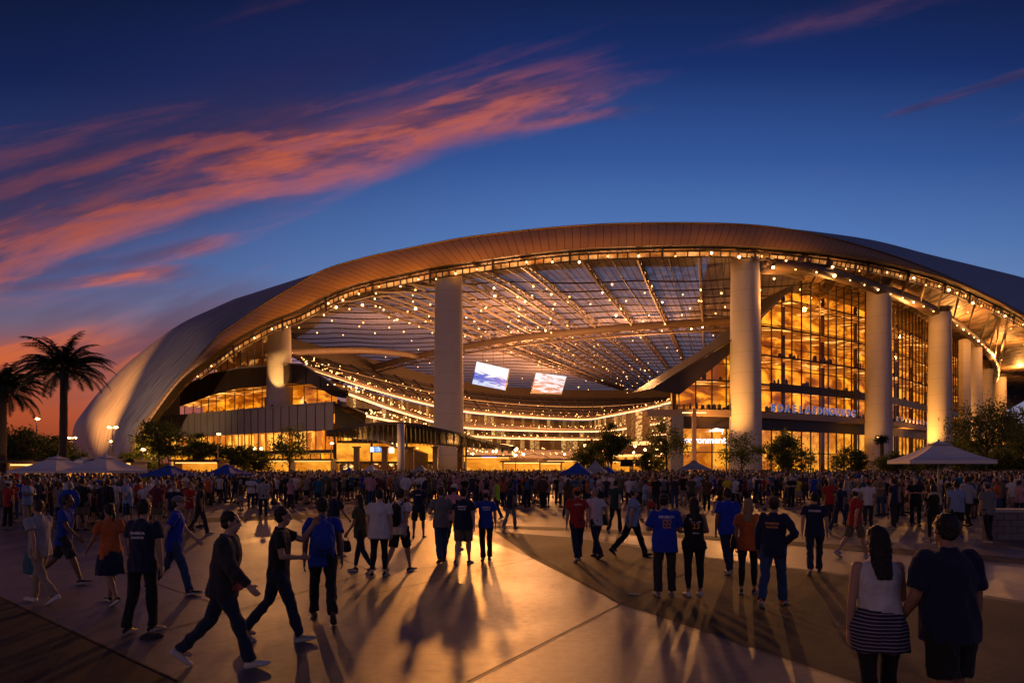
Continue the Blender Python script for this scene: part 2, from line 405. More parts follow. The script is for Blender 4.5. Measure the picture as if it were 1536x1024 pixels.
# translucent foil cushions of the roof
m = bpy.data.materials.new('roof_foil'); m.use_nodes = True; MAT['roof_foil'] = m; nt = m.node_tree; N = NB(nt); nt.nodes.remove(nt.nodes['Principled BSDF']); out = nt.nodes['Material Output']
o = N.tex('Object'); x, y, z = N.sep(o)
xs = N.sub(x, N.mul(y, .34))
st_ = seam(N, N.mul(xs, .62), .16); st2 = seam(N, N.mul(y, .55), .10)
n1 = N.noise(o, .07, 3); n2 = N.noise(N.xyz(N.mul(xs, .45), N.mul(y, .2), 0.0), 1.0, 4, .7)
dif = nt.nodes.new('ShaderNodeBsdfDiffuse'); tr = nt.nodes.new('ShaderNodeBsdfTranslucent'); tp = nt.nodes.new('ShaderNodeBsdfTransparent')
cc = N.mix(N.m('MAXIMUM', N.mul(st_, .7), N.mul(st2, .5)), N.mix(n2, (.36,.31,.31,1), (.74,.68,.70,1)), (.10,.075,.06,1))
nt.links.new(cc, dif.inputs[0]); nt.links.new(cc, tr.inputs[0]); tp.inputs[0].default_value = (.85,.74,.70,1)
a1 = nt.nodes.new('ShaderNodeMixShader'); a1.inputs[0].default_value = .45; nt.links.new(dif.outputs[0], a1.inputs[1]); nt.links.new(tr.outputs[0], a1.inputs[2])
a2 = nt.nodes.new('ShaderNodeMixShader'); nt.links.new(a1.outputs[0], a2.inputs[1]); nt.links.new(tp.outputs[0], a2.inputs[2])
nt.links.new(N.mul(N.sub(1.0, N.m('MAXIMUM', N.mul(st_, .6), N.mul(st2, .4))), N.add(.13, N.mul(N.ss(n2, .3, .7), .28))), a2.inputs[0]); nt.links.new(a2.outputs[0], out.inputs[0])
m_foil = m
m_steel = mat('pale_roof_steel', (.20,.15,.12), .55, nz=.15, nscale=.5)
m_steel_d = mat('dark_roof_steel', (.05,.04,.035), .6)
m_conc = None
m, nt, b, N = node_mat('column_concrete')
o = N.tex('Object'); x, y, z = N.sep(o)
n1 = N.noise(o, .5, 6, .65); n2 = N.noise(o, 6.0, 5, .7); fr = N.m('MAXIMUM', seam(N, N.mul(z, .222), .018), N.m('LESS_THAN', N.m('FRACT', N.mul(N.m('ARCTAN2', N.sub(N.m('FRACT', N.mul(x, .0)), x), y), 40.0)), 0.0))
col = N.mix(N.add(N.mul(n1, .6), N.mul(n2, .3)), (.46,.43,.42,1), (.62,.58,.56,1)); col = N.mix(N.mul(fr, .45), col, (.16,.14,.13,1))
nt.links.new(col, b.inputs['Base Color']); b.inputs['Roughness'].default_value = .75
bp = nt.nodes.new('ShaderNodeBump'); bp.inputs['Strength'].default_value = .25; bp.inputs['Distance'].default_value = .05; nt.links.new(n2, bp.inputs['Height']); nt.links.new(bp.outputs['Normal'], b.inputs['Normal'])
m_conc = m
AMB = (1.0, .47, .10)
m_bulb = mat('warm_bulb', (1,.7,.35), .5, emit=(1.0,.42,.12), es=9, sample=False)
m_bulb2 = mat('bright_bulb', (1,.8,.5), .5, emit=(1.0,.50,.18), es=20, sample=False)

def Hgt(x, y):
    x0 = -12-.78*(y-150); d = max(0, x0-x)
    z = 47.2+1.6*math.sin(max(0,min(1,(y-150)/250))*PI) - .0065*d*d
    return z
# ---- shell wings (opaque metal)
def arclen(pts):
    a = [0]
    for i in range(1, len(pts)): a.append(a[-1]+(pts[i]-pts[i-1]).length)
    return a
def wing(i0, i1, kind):
    rows = []; uvs = []; al = arclen(U)
    for i in range(i0, i1+1):
        a, c = U[i], S[i]
        d = (c-a); 
        if kind == 'strip':
            c2 = a+Vector((0, 16, -.5)); r = [a, a+Vector((0, 2, .35)), a+Vector((0, 7, .4)), c2, c2+Vector((0, 3, -3))]
        else:
            side = Vector((-.55, -.35, 1)) if kind == 'left' else Vector((.25, -.2, 1))
            blg = side.normalized()*(min(d.length*.045, 3.2)*min(1, (i1-i)/14) if kind == 'left' else .15)
            r = [a]
            for t in (.12, .25, .4, .55, .7, .85): r.append(a+d*t+blg*4*t*(1-t))
            r.append(c)
            k = .9 if kind == 'left' else .9
            dd = Vector((d.x*.25, max(d.y, 25)*.9, 0))
            h = c.z
            for t_, hh in ((.35,.03),(.9,.16),(1.8,.42)):
                q = c+dd*t_+Vector((0, 0, -h*hh)); g = Hgt(q.x, q.y); r.append(Vector((q.x, q.y, max(q.z, g+1.2) if g > 8 else q.z)))
        s_ = [0]
        for q in range(1, len(r)): s_.append(s_[-1]+(r[q]-r[q-1]).length)
        rows.append(r); uvs.append([(al[i]+al[0], s) for s in s_])
    mb = MB(); mb.grid(rows, uvs)
    return sp(mb, 'roof_shell', m_shell, True)
iL, iR = 9*NS, 16*NS
wing(0, iL, 'left'); wing(iL, iR, 'strip'); wing(iR, nR-1, 'right')

# ---- fascia
mb = MB(); al = arclen(L)
rows = [[U[i], U[i]*.66+L[i]*.34+Vector((0, -.5, 0)), U[i]*.33+L[i]*.67+Vector((0, -.5, 0)), L[i]] for i in range(nR)]
mb.grid(rows, [[(al[i], 0), (al[i], 1.5), (al[i], 3), (al[i], 4.5)] for i in range(nR)], flip=True)
sp(mb, 'fascia', m_fascia, True)
mb = MB(); mb.grid([[L[i], L[i]+Vector((.15, 1.3, .2)), L[i]+Vector((.3, 3.4, .35))] for i in range(nR)]); sp(mb, 'fascia_return', m_steel_d, True)
mb = MB(); mb.tube([U[i]+Vector((0, -.15, .08)) for i in range(0, nR)], .16, 6); sp(mb, 'gutter_edge', mat('gutter', (.2,.16,.13), .5), True)

# ---- light truss that follows the rim
i0, i1 = 3*NS+3, nR-NS
off = lambda i, dy, dz: L[i]+Vector(((.25 if i < 8*NS else (0 if i < 17*NS else -.35))*dy, dy, dz))
mb = MB()
for dy, dz in ((1.6, -.75), (1.9, -1.95)): mb.tube([off(i, dy, dz) for i in range(i0, i1)], .16, 6)
acc = 0; last = off(i0, 1.6, -.5); k = 0; posts = []
for i in range(i0, i1-1):
    a = L[i]; bb = L[i+1]; n = max(1, round((bb-a).length/2.0))
    for q in range(n):
        t = q/n; p1 = off(i, 1.6, -.75).lerp(off(i+1, 1.6, -.75), t); p2 = off(i, 1.9, -1.95).lerp(off(i+1, 1.9, -1.95), t)
        mb.tube([p1, p2], .15, 4); posts.append((p1, p2))
        if len(posts) % 9 == 0: mb.tube([p1+Vector((0,0,.8)), p2-Vector((0,0,.7))], .28, 5)
sp(mb, 'edge_truss', m_steel_d)
m, nt, b, N = node_mat('truss_light_box')
o = N.tex('Object'); n1 = N.noise(o, .22, 3, .7); b.inputs['Base Color'].default_value = (.5,.28,.12,1)
nt.links.new(N.mix(N.ss(n1, .35, .7), (.55,.16,.02,1), (1.0,.44,.12,1)), b.inputs['Emission Color']); nt.links.new(N.add(.12, N.mul(N.ss(n1, .3, .75), 1.1)), b.inputs['Emission Strength']); 
MAT['truss_light_box'].cycles.emission_sampling = 'NONE'
mb = MB(); mb.grid([[off(i, 2.3, -.8), off(i, 2.5, -1.9)] for i in range(i0, i1)]); sp(mb, 'truss_light_box', MAT['truss_light_box'])

# ---- roof underside
def rim_front():
    return [(L[i].x, L[i].y, L[i].z) for i in range(0, 24*NS)]
RF = rim_front()
def front(x):
    if x <= RF[0][0]: return RF[0][1], RF[0][2]
    for a, b_ in zip(RF, RF[1:]):
        if a[0] <= x <= b_[0] and b_[0] > a[0]:
            t = (x-a[0])/(b_[0]-a[0]); return a[1]+(b_[1]-a[1])*t, a[2]+(b_[2]-a[2])*t
    return RF[-1][1], RF[-1][2]
def Rz(x, y):
    yf, zf = front(x); t = min(1, max(0, (y-yf)/26)); t = t*t*(3-2*t)
    return zf*(1-t)+Hgt(x, y)*t
def xsolid(y): return 64+(y-150)*.5      # right of this line the roof is panelled, not foil
nx, ny = 92, 56
rows = []
for i in range(nx+1):
    x = -88+(300+88)*i/nx; yf, zf = front(x); r = []
    for j_ in range(ny+1):
        t = (j_/ny); y = yf+2.2+(425-yf)*t; r.append(Vector((x, y, max(Rz(x, y), .5))))
    rows.append(r)
foil = MB(); sof = MB()
for i in range(nx):
    for j_ in range(ny):
        q = [rows[i][j_], rows[i][j_+1], rows[i+1][j_+1], rows[i+1][j_]]; c = sum(q, Vector())/4
        yf, _ = front(c.x)
        hole = (c.y-yf > 6.5) and c.x < xsolid(c.y) and c.z > 26 and c.x > -64-.55*(c.y-155)
        (foil if hole else sof).q(*q)
sp(foil, 'roof_foil', m_foil); sp(sof, 'roof_soffit', m_soffit)

# ---- roof steel: ribs running back from the rim, curved cross members, main beam
def rib(X0, D0, vx, w=.5, h=1.4, ymax=395):
    p0 = P(X0, 400, D0); r = []
    for k in range(40):
        y = p0.y+3+(ymax-p0.y)*k/39; x = p0.x+(y-p0.y)*vx
        if x > xsolid(y)+8: break
        r.append(Vector((x, y, Rz(x, y)-.4)))
    return r
def truss(path, depth=2.4, wch=.32):
    mb = MB(); lo = [p-Vector((0, 0, depth*(.35+.65*math.sin(PI*min(1,(k+2)/(len(path)))) ))) for k, p in enumerate(path)]
    mb.tube(path, wch, 5); mb.tube(lo, wch, 5)
    for k in range(len(path)-1):
        mb.tube([path[k], lo[k+1]], wch*.45, 4); mb.tube([lo[k], path[k+1]], wch*.45, 4)
    return mb, lo
ribs = []
for X0, D0, vx in [(400,157,.50),(445,155,.47),(490,153,.45),(545,151,.43),(600,149,.41),(655,147,.39),(703,145,.38),(774,144,.36),(867,143,.34),(953,143,.32),(1049,143,.29),(1130,145,.26)]:
    path = rib(X0, D0, vx)
    if len(path) < 3: continue
    mb, lo = truss(path, 2.6, .34); sp(mb, 'roof_rib', m_steel); ribs.append(path)
PUR = []
for y0 in range(162, 395, 9):
    path = []
    for k in range(80):
        x = -110+k*3.2; y = y0+6*math.sin((x+60)/60.)-.06*x
        yf, zf = front(x)
        if y < yf+5 or x > xsolid(y)+2 or x < -62-.62*(y-155): continue
        path.append(Vector((x, y, Rz(x, y)-.25-.5*abs(math.sin(x*.105)))))
    PUR.append(path)
    if len(path) > 3:
        mb = MB(); mb.tube(path, .20, 5); sp(mb, 'roof_purlin', m_steel_d)
for X0, D0, vx in [(420,156,.485),(467,154,.46),(518,152,.44),(572,150,.42),(628,148,.40),(680,146,.385),(740,144.5,.37),(820,143.5,.35),(910,143,.33),(1000,143,.305),(1090,144,.275)]:
    path = rib(X0, D0, vx)
    if len(path) > 3: mb = MB(); mb.tube([p-Vector((0,0,.2)) for p in path], .15, 5); sp(mb, 'roof_cable', m_steel_d)
# main beam across
pb = [Vector(p) for p in cr([(-88,318,39.5),(-60,285,42.6),(-30,255,44.2),(0,230,44.8),(30,214,45.0),(62,205,45.4),(88,200,45.6)], 6)]
mb = MB(); mb.tube(pb, [(1.25, .9)]*len(pb), 8, ref=(0,0,1)); mb.tube([p-Vector((0,0,2.4)) for p in pb], .35, 6)
for k in range(0, len(pb)-1): mb.tube([pb[k], pb[k+1]-Vector((0,0,2.4))], .14, 4); mb.tube([pb[k]-Vector((0,0,2.4)), pb[k+1]], .14, 4)
sp(mb, 'main_beam', m_steel, True)
pb2 = [Vector(p) for p in cr([(-76,190,32.5),(-66,215,38),(-50,240,42.6),(-34,262,44.0)], 6)]
mb = MB(); mb.tube(pb2, [(1.1, .7)]*len(pb2), 8, ref=(0,0,1)); sp(mb, 'main_beam', m_steel, True)

# ---- columns
def column(X, Yb, Yt, D, r, zb=0.0, flare=.5):
    c = P(X, 700, D); zt = P(X, Yt, D).z
    mb = MB(); n = 14; pts = []; rad = []
    for k in range(n+1):
        t = k/n; pts.append((c.x, c.y, zb+(zt-zb)*t)); rad.append(r*(1.10-.16*t))
    mb.tube(pts, rad, 40)
    o = sp(mb, 'column', m_conc, True)
    if zb < 1:
        cap = MB(); cap.tube([(c.x,c.y,0), (c.x,c.y,.5), (c.x,c.y,1.1)], [r*1.32, r*1.30, r*1.13], 32); sp(cap, 'column_base', m_conc)
    cap = MB(); cap.tube([(c.x,c.y,zt), (c.x,c.y,zt+.5), (c.x,c.y,zt+1.6)], [r*.8, r*.85, r*1.05], 24); sp(cap, 'column_head', m_steel_d)
    return c, zt
cols = [column(673,700,396,152,3.15), column(1118,700,389,151.5,3.25), column(1318,700,432,177,3.05), column(1410,700,470,197,3.0),
        column(1459,700,508,236,2.9), column(1478,700,540,284,2.8), column(1500,700,566,335,2.8), column(419,606,490,174,3.0,14.3)]
# square pier seen behind the fourth column
mb = MB(); c = P(1449, 700, 226); mb.box(c.x-1.5, c.x+1.0, c.y-1, c.y+1.5, 0, 44); sp(mb, 'square_pier', m_conc)

# curved inner edge of the right canopy, tying the column heads
ring = cr([(1160,398,150),(1240,408,158),(1318,432,172),(1380,455,187),(1430,482,204),(1470,512,228),(1492,538,262),(1497,562,310),(1488,580,370)], 6)
ringp = [P(*p) for p in ring]
mb = MB(); mb.grid([[p+Vector((0,0,1.6)), p+Vector((.4,-.6,.6)), p+Vector((.2,-.3,-.6)), p+Vector((-.8,1.2,-.9))] for p in ringp]); sp(mb, 'canopy_edge', mat('canopy_edge_metal', (.10,.07,.05), .45), True)
# big struts under the canopy behind the second column
for a, c in [((1142,397,150),(1258,395,175)), ((1142,405,150),(1205,418,168)), ((1150,392,150),(1320,408,190)), ((1210,392,155),(1330,436,205)), ((1258,400,165),(1400,430,215)), ((1140,400,150),(1300,425,182))]:
    a = P(*a); c = P(*c); mb = MB(); mb.tube([a, (a+c)/2+Vector((0,0,.7)), c], [(.9,.35),(.8,.35),(.5,.3)], 8, ref=(0,0,1)); sp(mb, 'canopy_strut', m_steel, True)
for k in range(3, len(ringp)-4, 3):
    a = ringp[k]; i = min(range(12*NS, nR), key=lambda q: abs(math.atan2(L[q].x, L[q].y)-math.atan2(a.x*1.03, a.y)))
    c = L[i]+Vector((0,2,-.5)); mb = MB(); mb.tube([a, (a+c)/2+Vector((0,0,.6)), c], [(.5,.2),(.8,.25),(.4,.2)], 6, ref=(0,0,1)); sp(mb, 'canopy_strut', m_steel, True)

# ---------------------------------------------------------------- seating bowl
def ringc(pts): return [Vector((p[0], p[1])) for p in cr(pts, 7)]
rA = ringc([(-78,222),(-77,230),(-73,242),(-54,290),(-32,345),(-2,380),(35,394),(78,394),(118,378),(152,332),(162,270)])
rB = ringc([(-52,172),(-50,188),(-46,215),(-36,262),(-21,308),(8,344),(38,360),(47,337),(57,292),(63,247),(68,205)])
rC = ringc([(-36,150),(-35,168),(-33,200),(-28,246),(-19,285),(8,308),(36,315),(45,303),(51,278),(56,243),(62,205)])
rD = ringc([(-32,150),(-30,165),(-26,190),(-20,225),(-13,258),(10,281),(34,288),(42,278),(48,258),(54,235),(59,205)])
rE = ringc([(-22,138),(-20,150),(-15,180),(-7,215),(0,238),(15,250),(32,254),(38,248),(42,235),(47,215),(52,200)])
m, nt, b, N = node_mat('stand_seats')
uv = N.tex('UV'); x, y, _ = N.sep(uv)
r1 = seam(N, N.mul(y, .42), .38); a1 = seam(N, N.mul(x, .075), .07); n1 = N.noise(uv, .12, 3); n3 = N.noise(uv, 3.5, 3, .8)
col = N.mix(N.ss(n3, .40, .62), (.06,.045,.045,1), (.30,.23,.22,1)); col = N.mix(N.mul(r1, .6), col, (.02,.015,.014,1)); col = N.mix(a1, col, (.15,.12,.10,1))
col = N.mix(N.ss(n3, .68, .74), col, (.55,.40,.28,1))
nt.links.new(col, b.inputs['Base Color']); b.inputs['Roughness'].default_value = .8
m_seat = m
m_wallw = mat('stand_front_wall', (.20,.15,.12), .7, nz=.3, nscale=.3)
m_rib = mat('light_ribbon', (1,.8,.6), .5, emit=(1,.52,.20), es=2.2)
m, nt, b, N = node_mat('suite_glazing')
uv = N.tex('UV'); x, y, _ = N.sep(uv); cell = N.m('FLOOR', N.mul(x, .40))
wn = N.noise(N.xyz(N.mul(cell, 1.37), 0.0, 0.0), 3.1, 1); n2 = N.noise(N.xyz(N.mul(x, .5), N.mul(y, 1.3), 0.0), 2.0, 4, .7, 1.0)
e = N.mul(N.mul(N.ss(wn, .48, .62), N.ss(n2, .4, .62)), N.sub(1.0, seam(N, N.mul(x, .40), .12)))
b.inputs['Base Color'].default_value = (.06,.035,.02,1); b.inputs['Roughness'].default_value = .75; b.inputs['Specular IOR Level'].default_value = .1
nt.links.new(N.mix(n2, (.9,.30,.03,1), (1,.62,.22,1)), b.inputs['Emission Color']); nt.links.new(N.add(.015, N.mul(e, 1.3)), b.inputs['Emission Strength'])
m_suite = m
def tier(a, za, c, zc, name, m, steps=1, crop=None):
    mb = MB(); rows = []; uvs = []; s = 0
    for i in range(len(a)):
        if i: s += (a[i]-a[i-1]).length
        rows.append([Vector((a[i].x, a[i].y, za)).lerp(Vector((c[i].x, c[i].y, zc)), t/steps) for t in range(steps+1)])
        ln = (rows[-1][0]-rows[-1][-1]).length; uvs.append([(s, ln*t/steps) for t in range(steps+1)])
    mb.grid(rows, uvs); return sp(mb, name, m, steps > 1)
tier(rA, 46, rA, 41.5, 'bowl_rear_wall', mat('bowl_rear_wall', (.09,.065,.05), .8))
tier(rA, 41.5, rB, 27.6, 'upper_seating', m_seat, 8)
tier(rB, 27.6, rB, 26.8, 'stand_front', m_wallw); 
rB2 = [p.lerp(q, .02) for p, q in zip(rB, rC)]
tier(rB2, 26.75, rB2, 26.1, 'light_ribbon', m_rib)
rBC = [p.lerp(q, .12) for p, q in zip(rB, rC)]
tier(rB2, 26.1, rBC, 26.0, 'stand_lip', m_wallw); rBo = [p.lerp(q, -.06) for p, q in zip(rB, rC)]
tier(rBo, 26.0, rBo, 22.2, 'suite_front', m_suite)
tier(rBo, 22.2, rC, 18.9, 'middle_seating', m_seat, 5)
tier(rC, 18.9, rC, 18.2, 'stand_front', m_wallw); rC2 = [p.lerp(q, .03) for p, q in zip(rC, rD)]
tier(rC2, 18.15, rC2, 17.65, 'light_ribbon', m_rib)
tier([p.lerp(q, -.1) for p, q in zip(rC, rD)], 17.6, [p.lerp(q, -.1) for p, q in zip(rC, rD)], 15.5, 'suite_front', m_suite)
tier([p.lerp(q, -.1) for p, q in zip(rC, rD)], 15.5, rD, 13.4, 'lower_seating', m_seat, 4)
tier(rD, 13.4, rD, 12.9, 'light_ribbon', m_rib)
tier([p.lerp(q, -.03) for p, q in zip(rD, rE)], 12.9, [p.lerp(q, -.03) for p, q in zip(rD, rE)], 9.0, 'suite_front', m_suite)
tier(rD, 9.0, rE, 5.0, 'field_seating', m_seat, 5)
tier(rE, 5.0, rE, 0, 'field_wall', mat('field_wall', (.20,.13,.08), .8, nz=.5, nscale=.15))
gw = MB()
for k in range(2, len(rA)-2, 2): gw.tube([Vector((rA[k].x, rA[k].y, 41.7)), Vector((rB[k].x, rB[k].y, 27.8))], .32, 4)
sp(gw, 'gangways', mat('gangway', (.20,.16,.14), .8))
for t_, mm in ((.18, 'd'), (.36, 'd'), (.52, 'l'), (.56, 'd'), (.74, 'd'), (.9, 'd')):
    gw = MB(); gw.tube([Vector((a.x+(c.x-a.x)*t_, a.y+(c.y-a.y)*t_, 41.5+(27.6-41.5)*t_+.25)) for a, c in zip(rA, rB)], .30 if mm == 'd' else .22, 4)
    sp(gw, 'row_rail', mat('row_rail_dark', (.02,.015,.013), .8) if mm == 'd' else mat('row_rail_lit', (.6,.4,.2), .6, emit=(1,.45,.15), es=.5))
# glass suite block that turns out of the bowl on the right
mb = MB(); pl = [P(940,640,245), P(952,640,238), P(975,640,232)]
g0 = [Vector((p.x, p.y)) for p in pl]
mb.grid([[Vector((p.x,p.y,21)), Vector((p.x,p.y,17)), Vector((p.x,p.y,13)), Vector((p.x,p.y,10.5))] for p in g0], [[(k*5, 0),(k*5, 2),(k*5, 4),(k*5, 6)] for k in range(3)])
sp(mb, 'corner_suite', m_suite)
mb = MB(); mb.grid([[Vector((p.x,p.y-.2,10.5)), Vector((p.x,p.y-.2,9.2))] for p in g0]); sp(mb, 'light_ribbon', m_rib)

# video screens hang from the roof
def screen_mat(name, seed, c0, c1, c2):
    m, nt, b, N = node_mat(name); uv = N.tex('UV'); x, y, _ = N.sep(uv)
    n1 = N.noise(N.xyz(N.mul(x, 1.2), N.mul(y, 4.0), seed), 1.6, 5, .6, 1.5)
    f = N.add(N.mul(N.sub(y, .5), -.9 if seed < 5 else -.15), N.mul(n1, .8))
    c = N.mix(N.ss(f, .34, .50), c0, c1); c = N.mix(N.ss(f, .62, .74), c, c2); 
    b.inputs['Base Color'].default_value = (.02,.02,.02,1); nt.links.new(c, b.inputs['Emission Color']); b.inputs['Emission Strength'].default_value = 1.0; return m
def screen(corners, D, m, lab):
    pts = [P(x_, y_, D) for x_, y_ in corners]; c = sum(pts, Vector())/4
    t = empty('video_screen', c, label=lab, cat='screen', group='video screens hanging over the field')
    loc = [p-c for p in pts]; mb = MB(); i = 0; mb.v = [tuple(p*.955+Vector((0,-.3,0))) for p in loc]; mb.f = [(0,1,2,3)]; mb.mi = [0]; mb.uv = {0:(0,1),1:(1,1),2:(1,0),3:(0,0)}
    mb.build('display', m, t)
    mb = MB(); bk = Vector((0,2.2,0)); q = loc
    mb.q(*q); mb.q(*[p+bk for p in q][::-1])
    for k in range(4): mb.q(q[k], q[k]+bk, q[(k+1)%4]+bk, q[(k+1)%4])
    mb.build('housing', mat('screen_housing', (.02,.018,.02), .5), t)
    mb = MB()
    for a, b_ in ((q[0], q[1]),):
        for k in (.2, .5, .8):
            p = a.lerp(b_, k)+Vector((0,1,0)); mb.tube([p, Vector((p.x, p.y, 47.5-c.z))], .09, 5)
    mb.build('hanger_cable', m_steel_d, t)
screen([(714,541),(765,553),(758,586),(707,576)], 250, screen_mat('screen_blue', 1.0, (.95,.97,1,1), (.02,.12,.62,1), (.62,.74,1,1)), 'tilted video screen with white and blue picture nearer the large middle column')
screen([(803,558),(851,564),(843,592),(796,590)], 262, screen_mat('screen_orange', 7.0, (.85,.9,1,1), (.55,.16,.06,1), (.95,.62,.45,1)), 'tilted video screen with orange and white picture, right of the blue one')
# ---------------------------------------------------------------- glass halls either side
m = bpy.data.materials.new('hall_glass'); m.use_nodes = True; MAT['hall_glass'] = m; nt = m.node_tree; nt.nodes.remove(nt.nodes['Principled BSDF'])
tp = nt.nodes.new('ShaderNodeBsdfTransparent'); tp.inputs[0].default_value = (.93,.88,.80,1); gl = nt.nodes.new('ShaderNodeBsdfGlossy'); gl.inputs['Roughness'].default_value = .04
ms = nt.nodes.new('ShaderNodeMixShader'); ms.inputs[0].default_value = .09
nt.links.new(tp.outputs[0], ms.inputs[1]); nt.links.new(gl.outputs[0], ms.inputs[2]); nt.links.new(ms.outputs[0], nt.nodes['Material Output'].inputs[0]); m_glass = m
m_mull = mat('bronze_mullion', (.030,.018,.012), .5)
m_dark = mat('dark_cladding', (.035,.024,.02), .45, nz=.3, nscale=.3)
m_slab = mat('floor_slab', (.10,.05,.025), .6)
m_greyp = None
m, nt, b, N = node_mat('grey_wall_panels'); o = N.tex('Object'); n1 = N.noise(o, .3, 4)
nt.links.new(N.mix(n1, (.22,.21,.22,1), (.32,.305,.31,1)), b.inputs['Base Color']); b.inputs['Roughness'].default_value = .45; b.inputs['Metallic'].default_value = .3; m_greyp = m
# luminous ceilings and lit rear walls of the halls
def lit(name, lo, hi, s0, s1, sc, thr=(.35,.7), stretch=(1,1,1), sample=True):
    m, nt, b, N = node_mat(name); o = N.tex('Object'); x, y, z = N.sep(o)
    n1 = N.noise(N.xyz(N.mul(x, stretch[0]), N.mul(y, stretch[1]), N.mul(z, stretch[2])), sc, 4, .6, 1.2); f = N.ss(n1, *thr)
    b.inputs['Base Color'].default_value = (.16,.07,.02,1)
    nt.links.new(N.mix(f, lo, hi), b.inputs['Emission Color']); nt.links.new(N.add(s0, N.mul(f, s1-s0)), b.inputs['Emission Strength'])
    if not sample: m.cycles.emission_sampling = 'NONE'
    return m
m_ceil = lit('luminous_ceiling', (.9,.22,.012,1), (1,.52,.12,1), .30, 2.8, .16, (.50,.70), (1,1.6,1))
m_rear = lit('lit_hall_wall', (.62,.11,.002,1), (1,.35,.014,1), .34, 1.9, .085, (.36,.66), (1,1,2.2))
m_lobby = lit('lit_lobby_wall', (1,.25,.01,1), (1,.43,.035,1), .45, 1.3, .12, (.3,.65), (1,1,1.6))
m_ticket = mat('strip_lamp', (1,.8,.5), .5, emit=(1,.52,.15), es=1.7)
def offs(pl, d):
    out = []
    for i, p in enumerate(pl):
        t = (pl[min(i+1, len(pl)-1)]-pl[max(i-1, 0)]).normalized(); out.append(p+Vector((-t.y, t.x))*d)
    return out
def resample(pl, step):
    out = [pl[0].copy()]; acc = 0
    for a, c in zip(pl, pl[1:]):
        L_ = (c-a).length; d = step-acc
        while d <= L_: out.append(a.lerp(c, d/L_)); d += step
        acc = L_-(d-step)
    out.append(pl[-1].copy()); return out
def curtain(pl, zb, ztop, step=2.6, trans=4.0, name='curtain_wall', d=.16, glass=True):
    """pl: plan polyline (Vector2), ztop: function(i/len, p)->z or number"""
    r = resample(pl, step); zt = [ztop(p) if callable(ztop) else ztop for p in r]; zb_ = [zb(p) if callable(zb) else zb for p in r]
    if glass:
        mb = MB(); mb.grid([[Vector((p.x,p.y,z0)), Vector((p.x,p.y,z1))] for p, z0, z1 in zip(r, zb_, zt)]); sp(mb, name, m_glass)
    mb = MB(); o = offs(r, -.12)
    for p, z0, z1 in zip(o, zb_, zt):
        if z1-z0 > .5: mb.box(p.x-d/2, p.x+d/2, p.y-d*.9, p.y+d*.9, z0, z1)
    for i in range(len(o)-1):
        for za_, zc_ in ((zb_[i]+.08, zb_[i+1]+.08), (zt[i]-.08, zt[i+1]-.08)): mb.tube([Vector((o[i].x,o[i].y,za_)), Vector((o[i+1].x,o[i+1].y,zc_))], d*.45, 4)
    z = min(zb_)+trans
    while z < max(zt):
        for i in range(len(o)-1):
            if z < min(zt[i], zt[i+1])-.3 and z > max(zb_[i], zb_[i+1])+.3: mb.tube([Vector((o[i].x,o[i].y+.03,z)), Vector((o[i+1].x,o[i+1].y+.03,z))], d*.5, 4)
        z += trans
    sp(mb, 'mullions', m_mull)
def slabs(pl, levels, depth, th=.45, mceil=None, zlim=None):
    a = offs(pl, .4); c = offs(pl, depth)
    for z in levels:
        keep = [i for i in range(len(pl)) if zlim is None or zlim(pl[i]) > z+1]
        if len(keep) < 2: continue
        mb = MB(); mb.grid([[Vector((a[i].x,a[i].y,z-th)), Vector((a[i].x,a[i].y,z)), Vector((c[i].x,c[i].y,z))] for i in keep]); sp(mb, 'floor_slab', m_slab)
        mb = MB(); mb.grid([[Vector((a[i].x,a[i].y,z-th-.01)), Vector((c[i].x,c[i].y,z-th-.01))] for i in keep], flip=True); sp(mb, 'hall_ceiling', mceil or m_ceil)
def wall2(pl, z0, z1, m, name, flip=False):
    mb = MB(); mb.grid([[Vector((p.x,p.y,z0(p) if callable(z0) else z0)), Vector((p.x,p.y,z1(p) if callable(z1) else z1))] for p in pl], flip=flip); return sp(mb, name, m)
def pv(X, D): p = P(X, 700, D); return Vector((p.x, p.y))
def zat(X, Y, D): return P(X, Y, D).z
def interp(tab, x):
    if x <= tab[0][0]: return tab[0][1]
    for (a, b_), (c, d) in zip(tab, tab[1:]):
        if x <= c: return b_+(d-b_)*(x-a)/(c-a)
    return tab[-1][1]

# ---- right hall
RH = [Vector((p[0], p[1])) for p in cr([tuple(pv(*q)) for q in [(1018,151),(1060,151),(1097,153),(1142,158),(1198,165),(1250,173),(1300,183),(1338,193),(1392,221),(1449,262),(1482,325)]], 5)]
topR = [(pv(978,149).x, zat(978,586,149)), (pv(1018,151).x, zat(1018,560,151)), (pv(1097,153).x, zat(1097,512,153)), (pv(1142,158).x, zat(1142,476,158)), (pv(1198,165).x, zat(1198,421,165)),
        (pv(1250,173).x, zat(1250,428,173)), (pv(1300,183).x, zat(1300,441,183)), (pv(1338,193).x, zat(1338,453,193)), (pv(1392,221).x, zat(1392,473,221)), (pv(1449,262).x, zat(1449,512,262)), (400, 47)]
zR = lambda p: interp(topR, p.x)
z1a, z1b = 13.1, 10.6      # dark spandrel under the balcony
z2a, z2b = 21.6, 19.6
botw = [(pv(1018,151).x, zat(1018,592,151)), (pv(1058,151).x, zat(1058,560,151)), (pv(1097,153).x, zat(1097,528,153)), (pv(1130,157).x, zat(1130,497,157)), (pv(1170,161).x, 44), (400, 60)]
zW = lambda p: max(14.8, min(zR(p)-.2, interp(botw, p.x)))
curtain(RH, 14.7, lambda p: min(zR(p), 49), 3.7, 5.1, d=.22)
curtain(RH, 0, z1b, 3.7, 5.2, d=.22)
wall2(offs(RH, -.35), z1b, z1a, m_dark, 'spandrel'); 
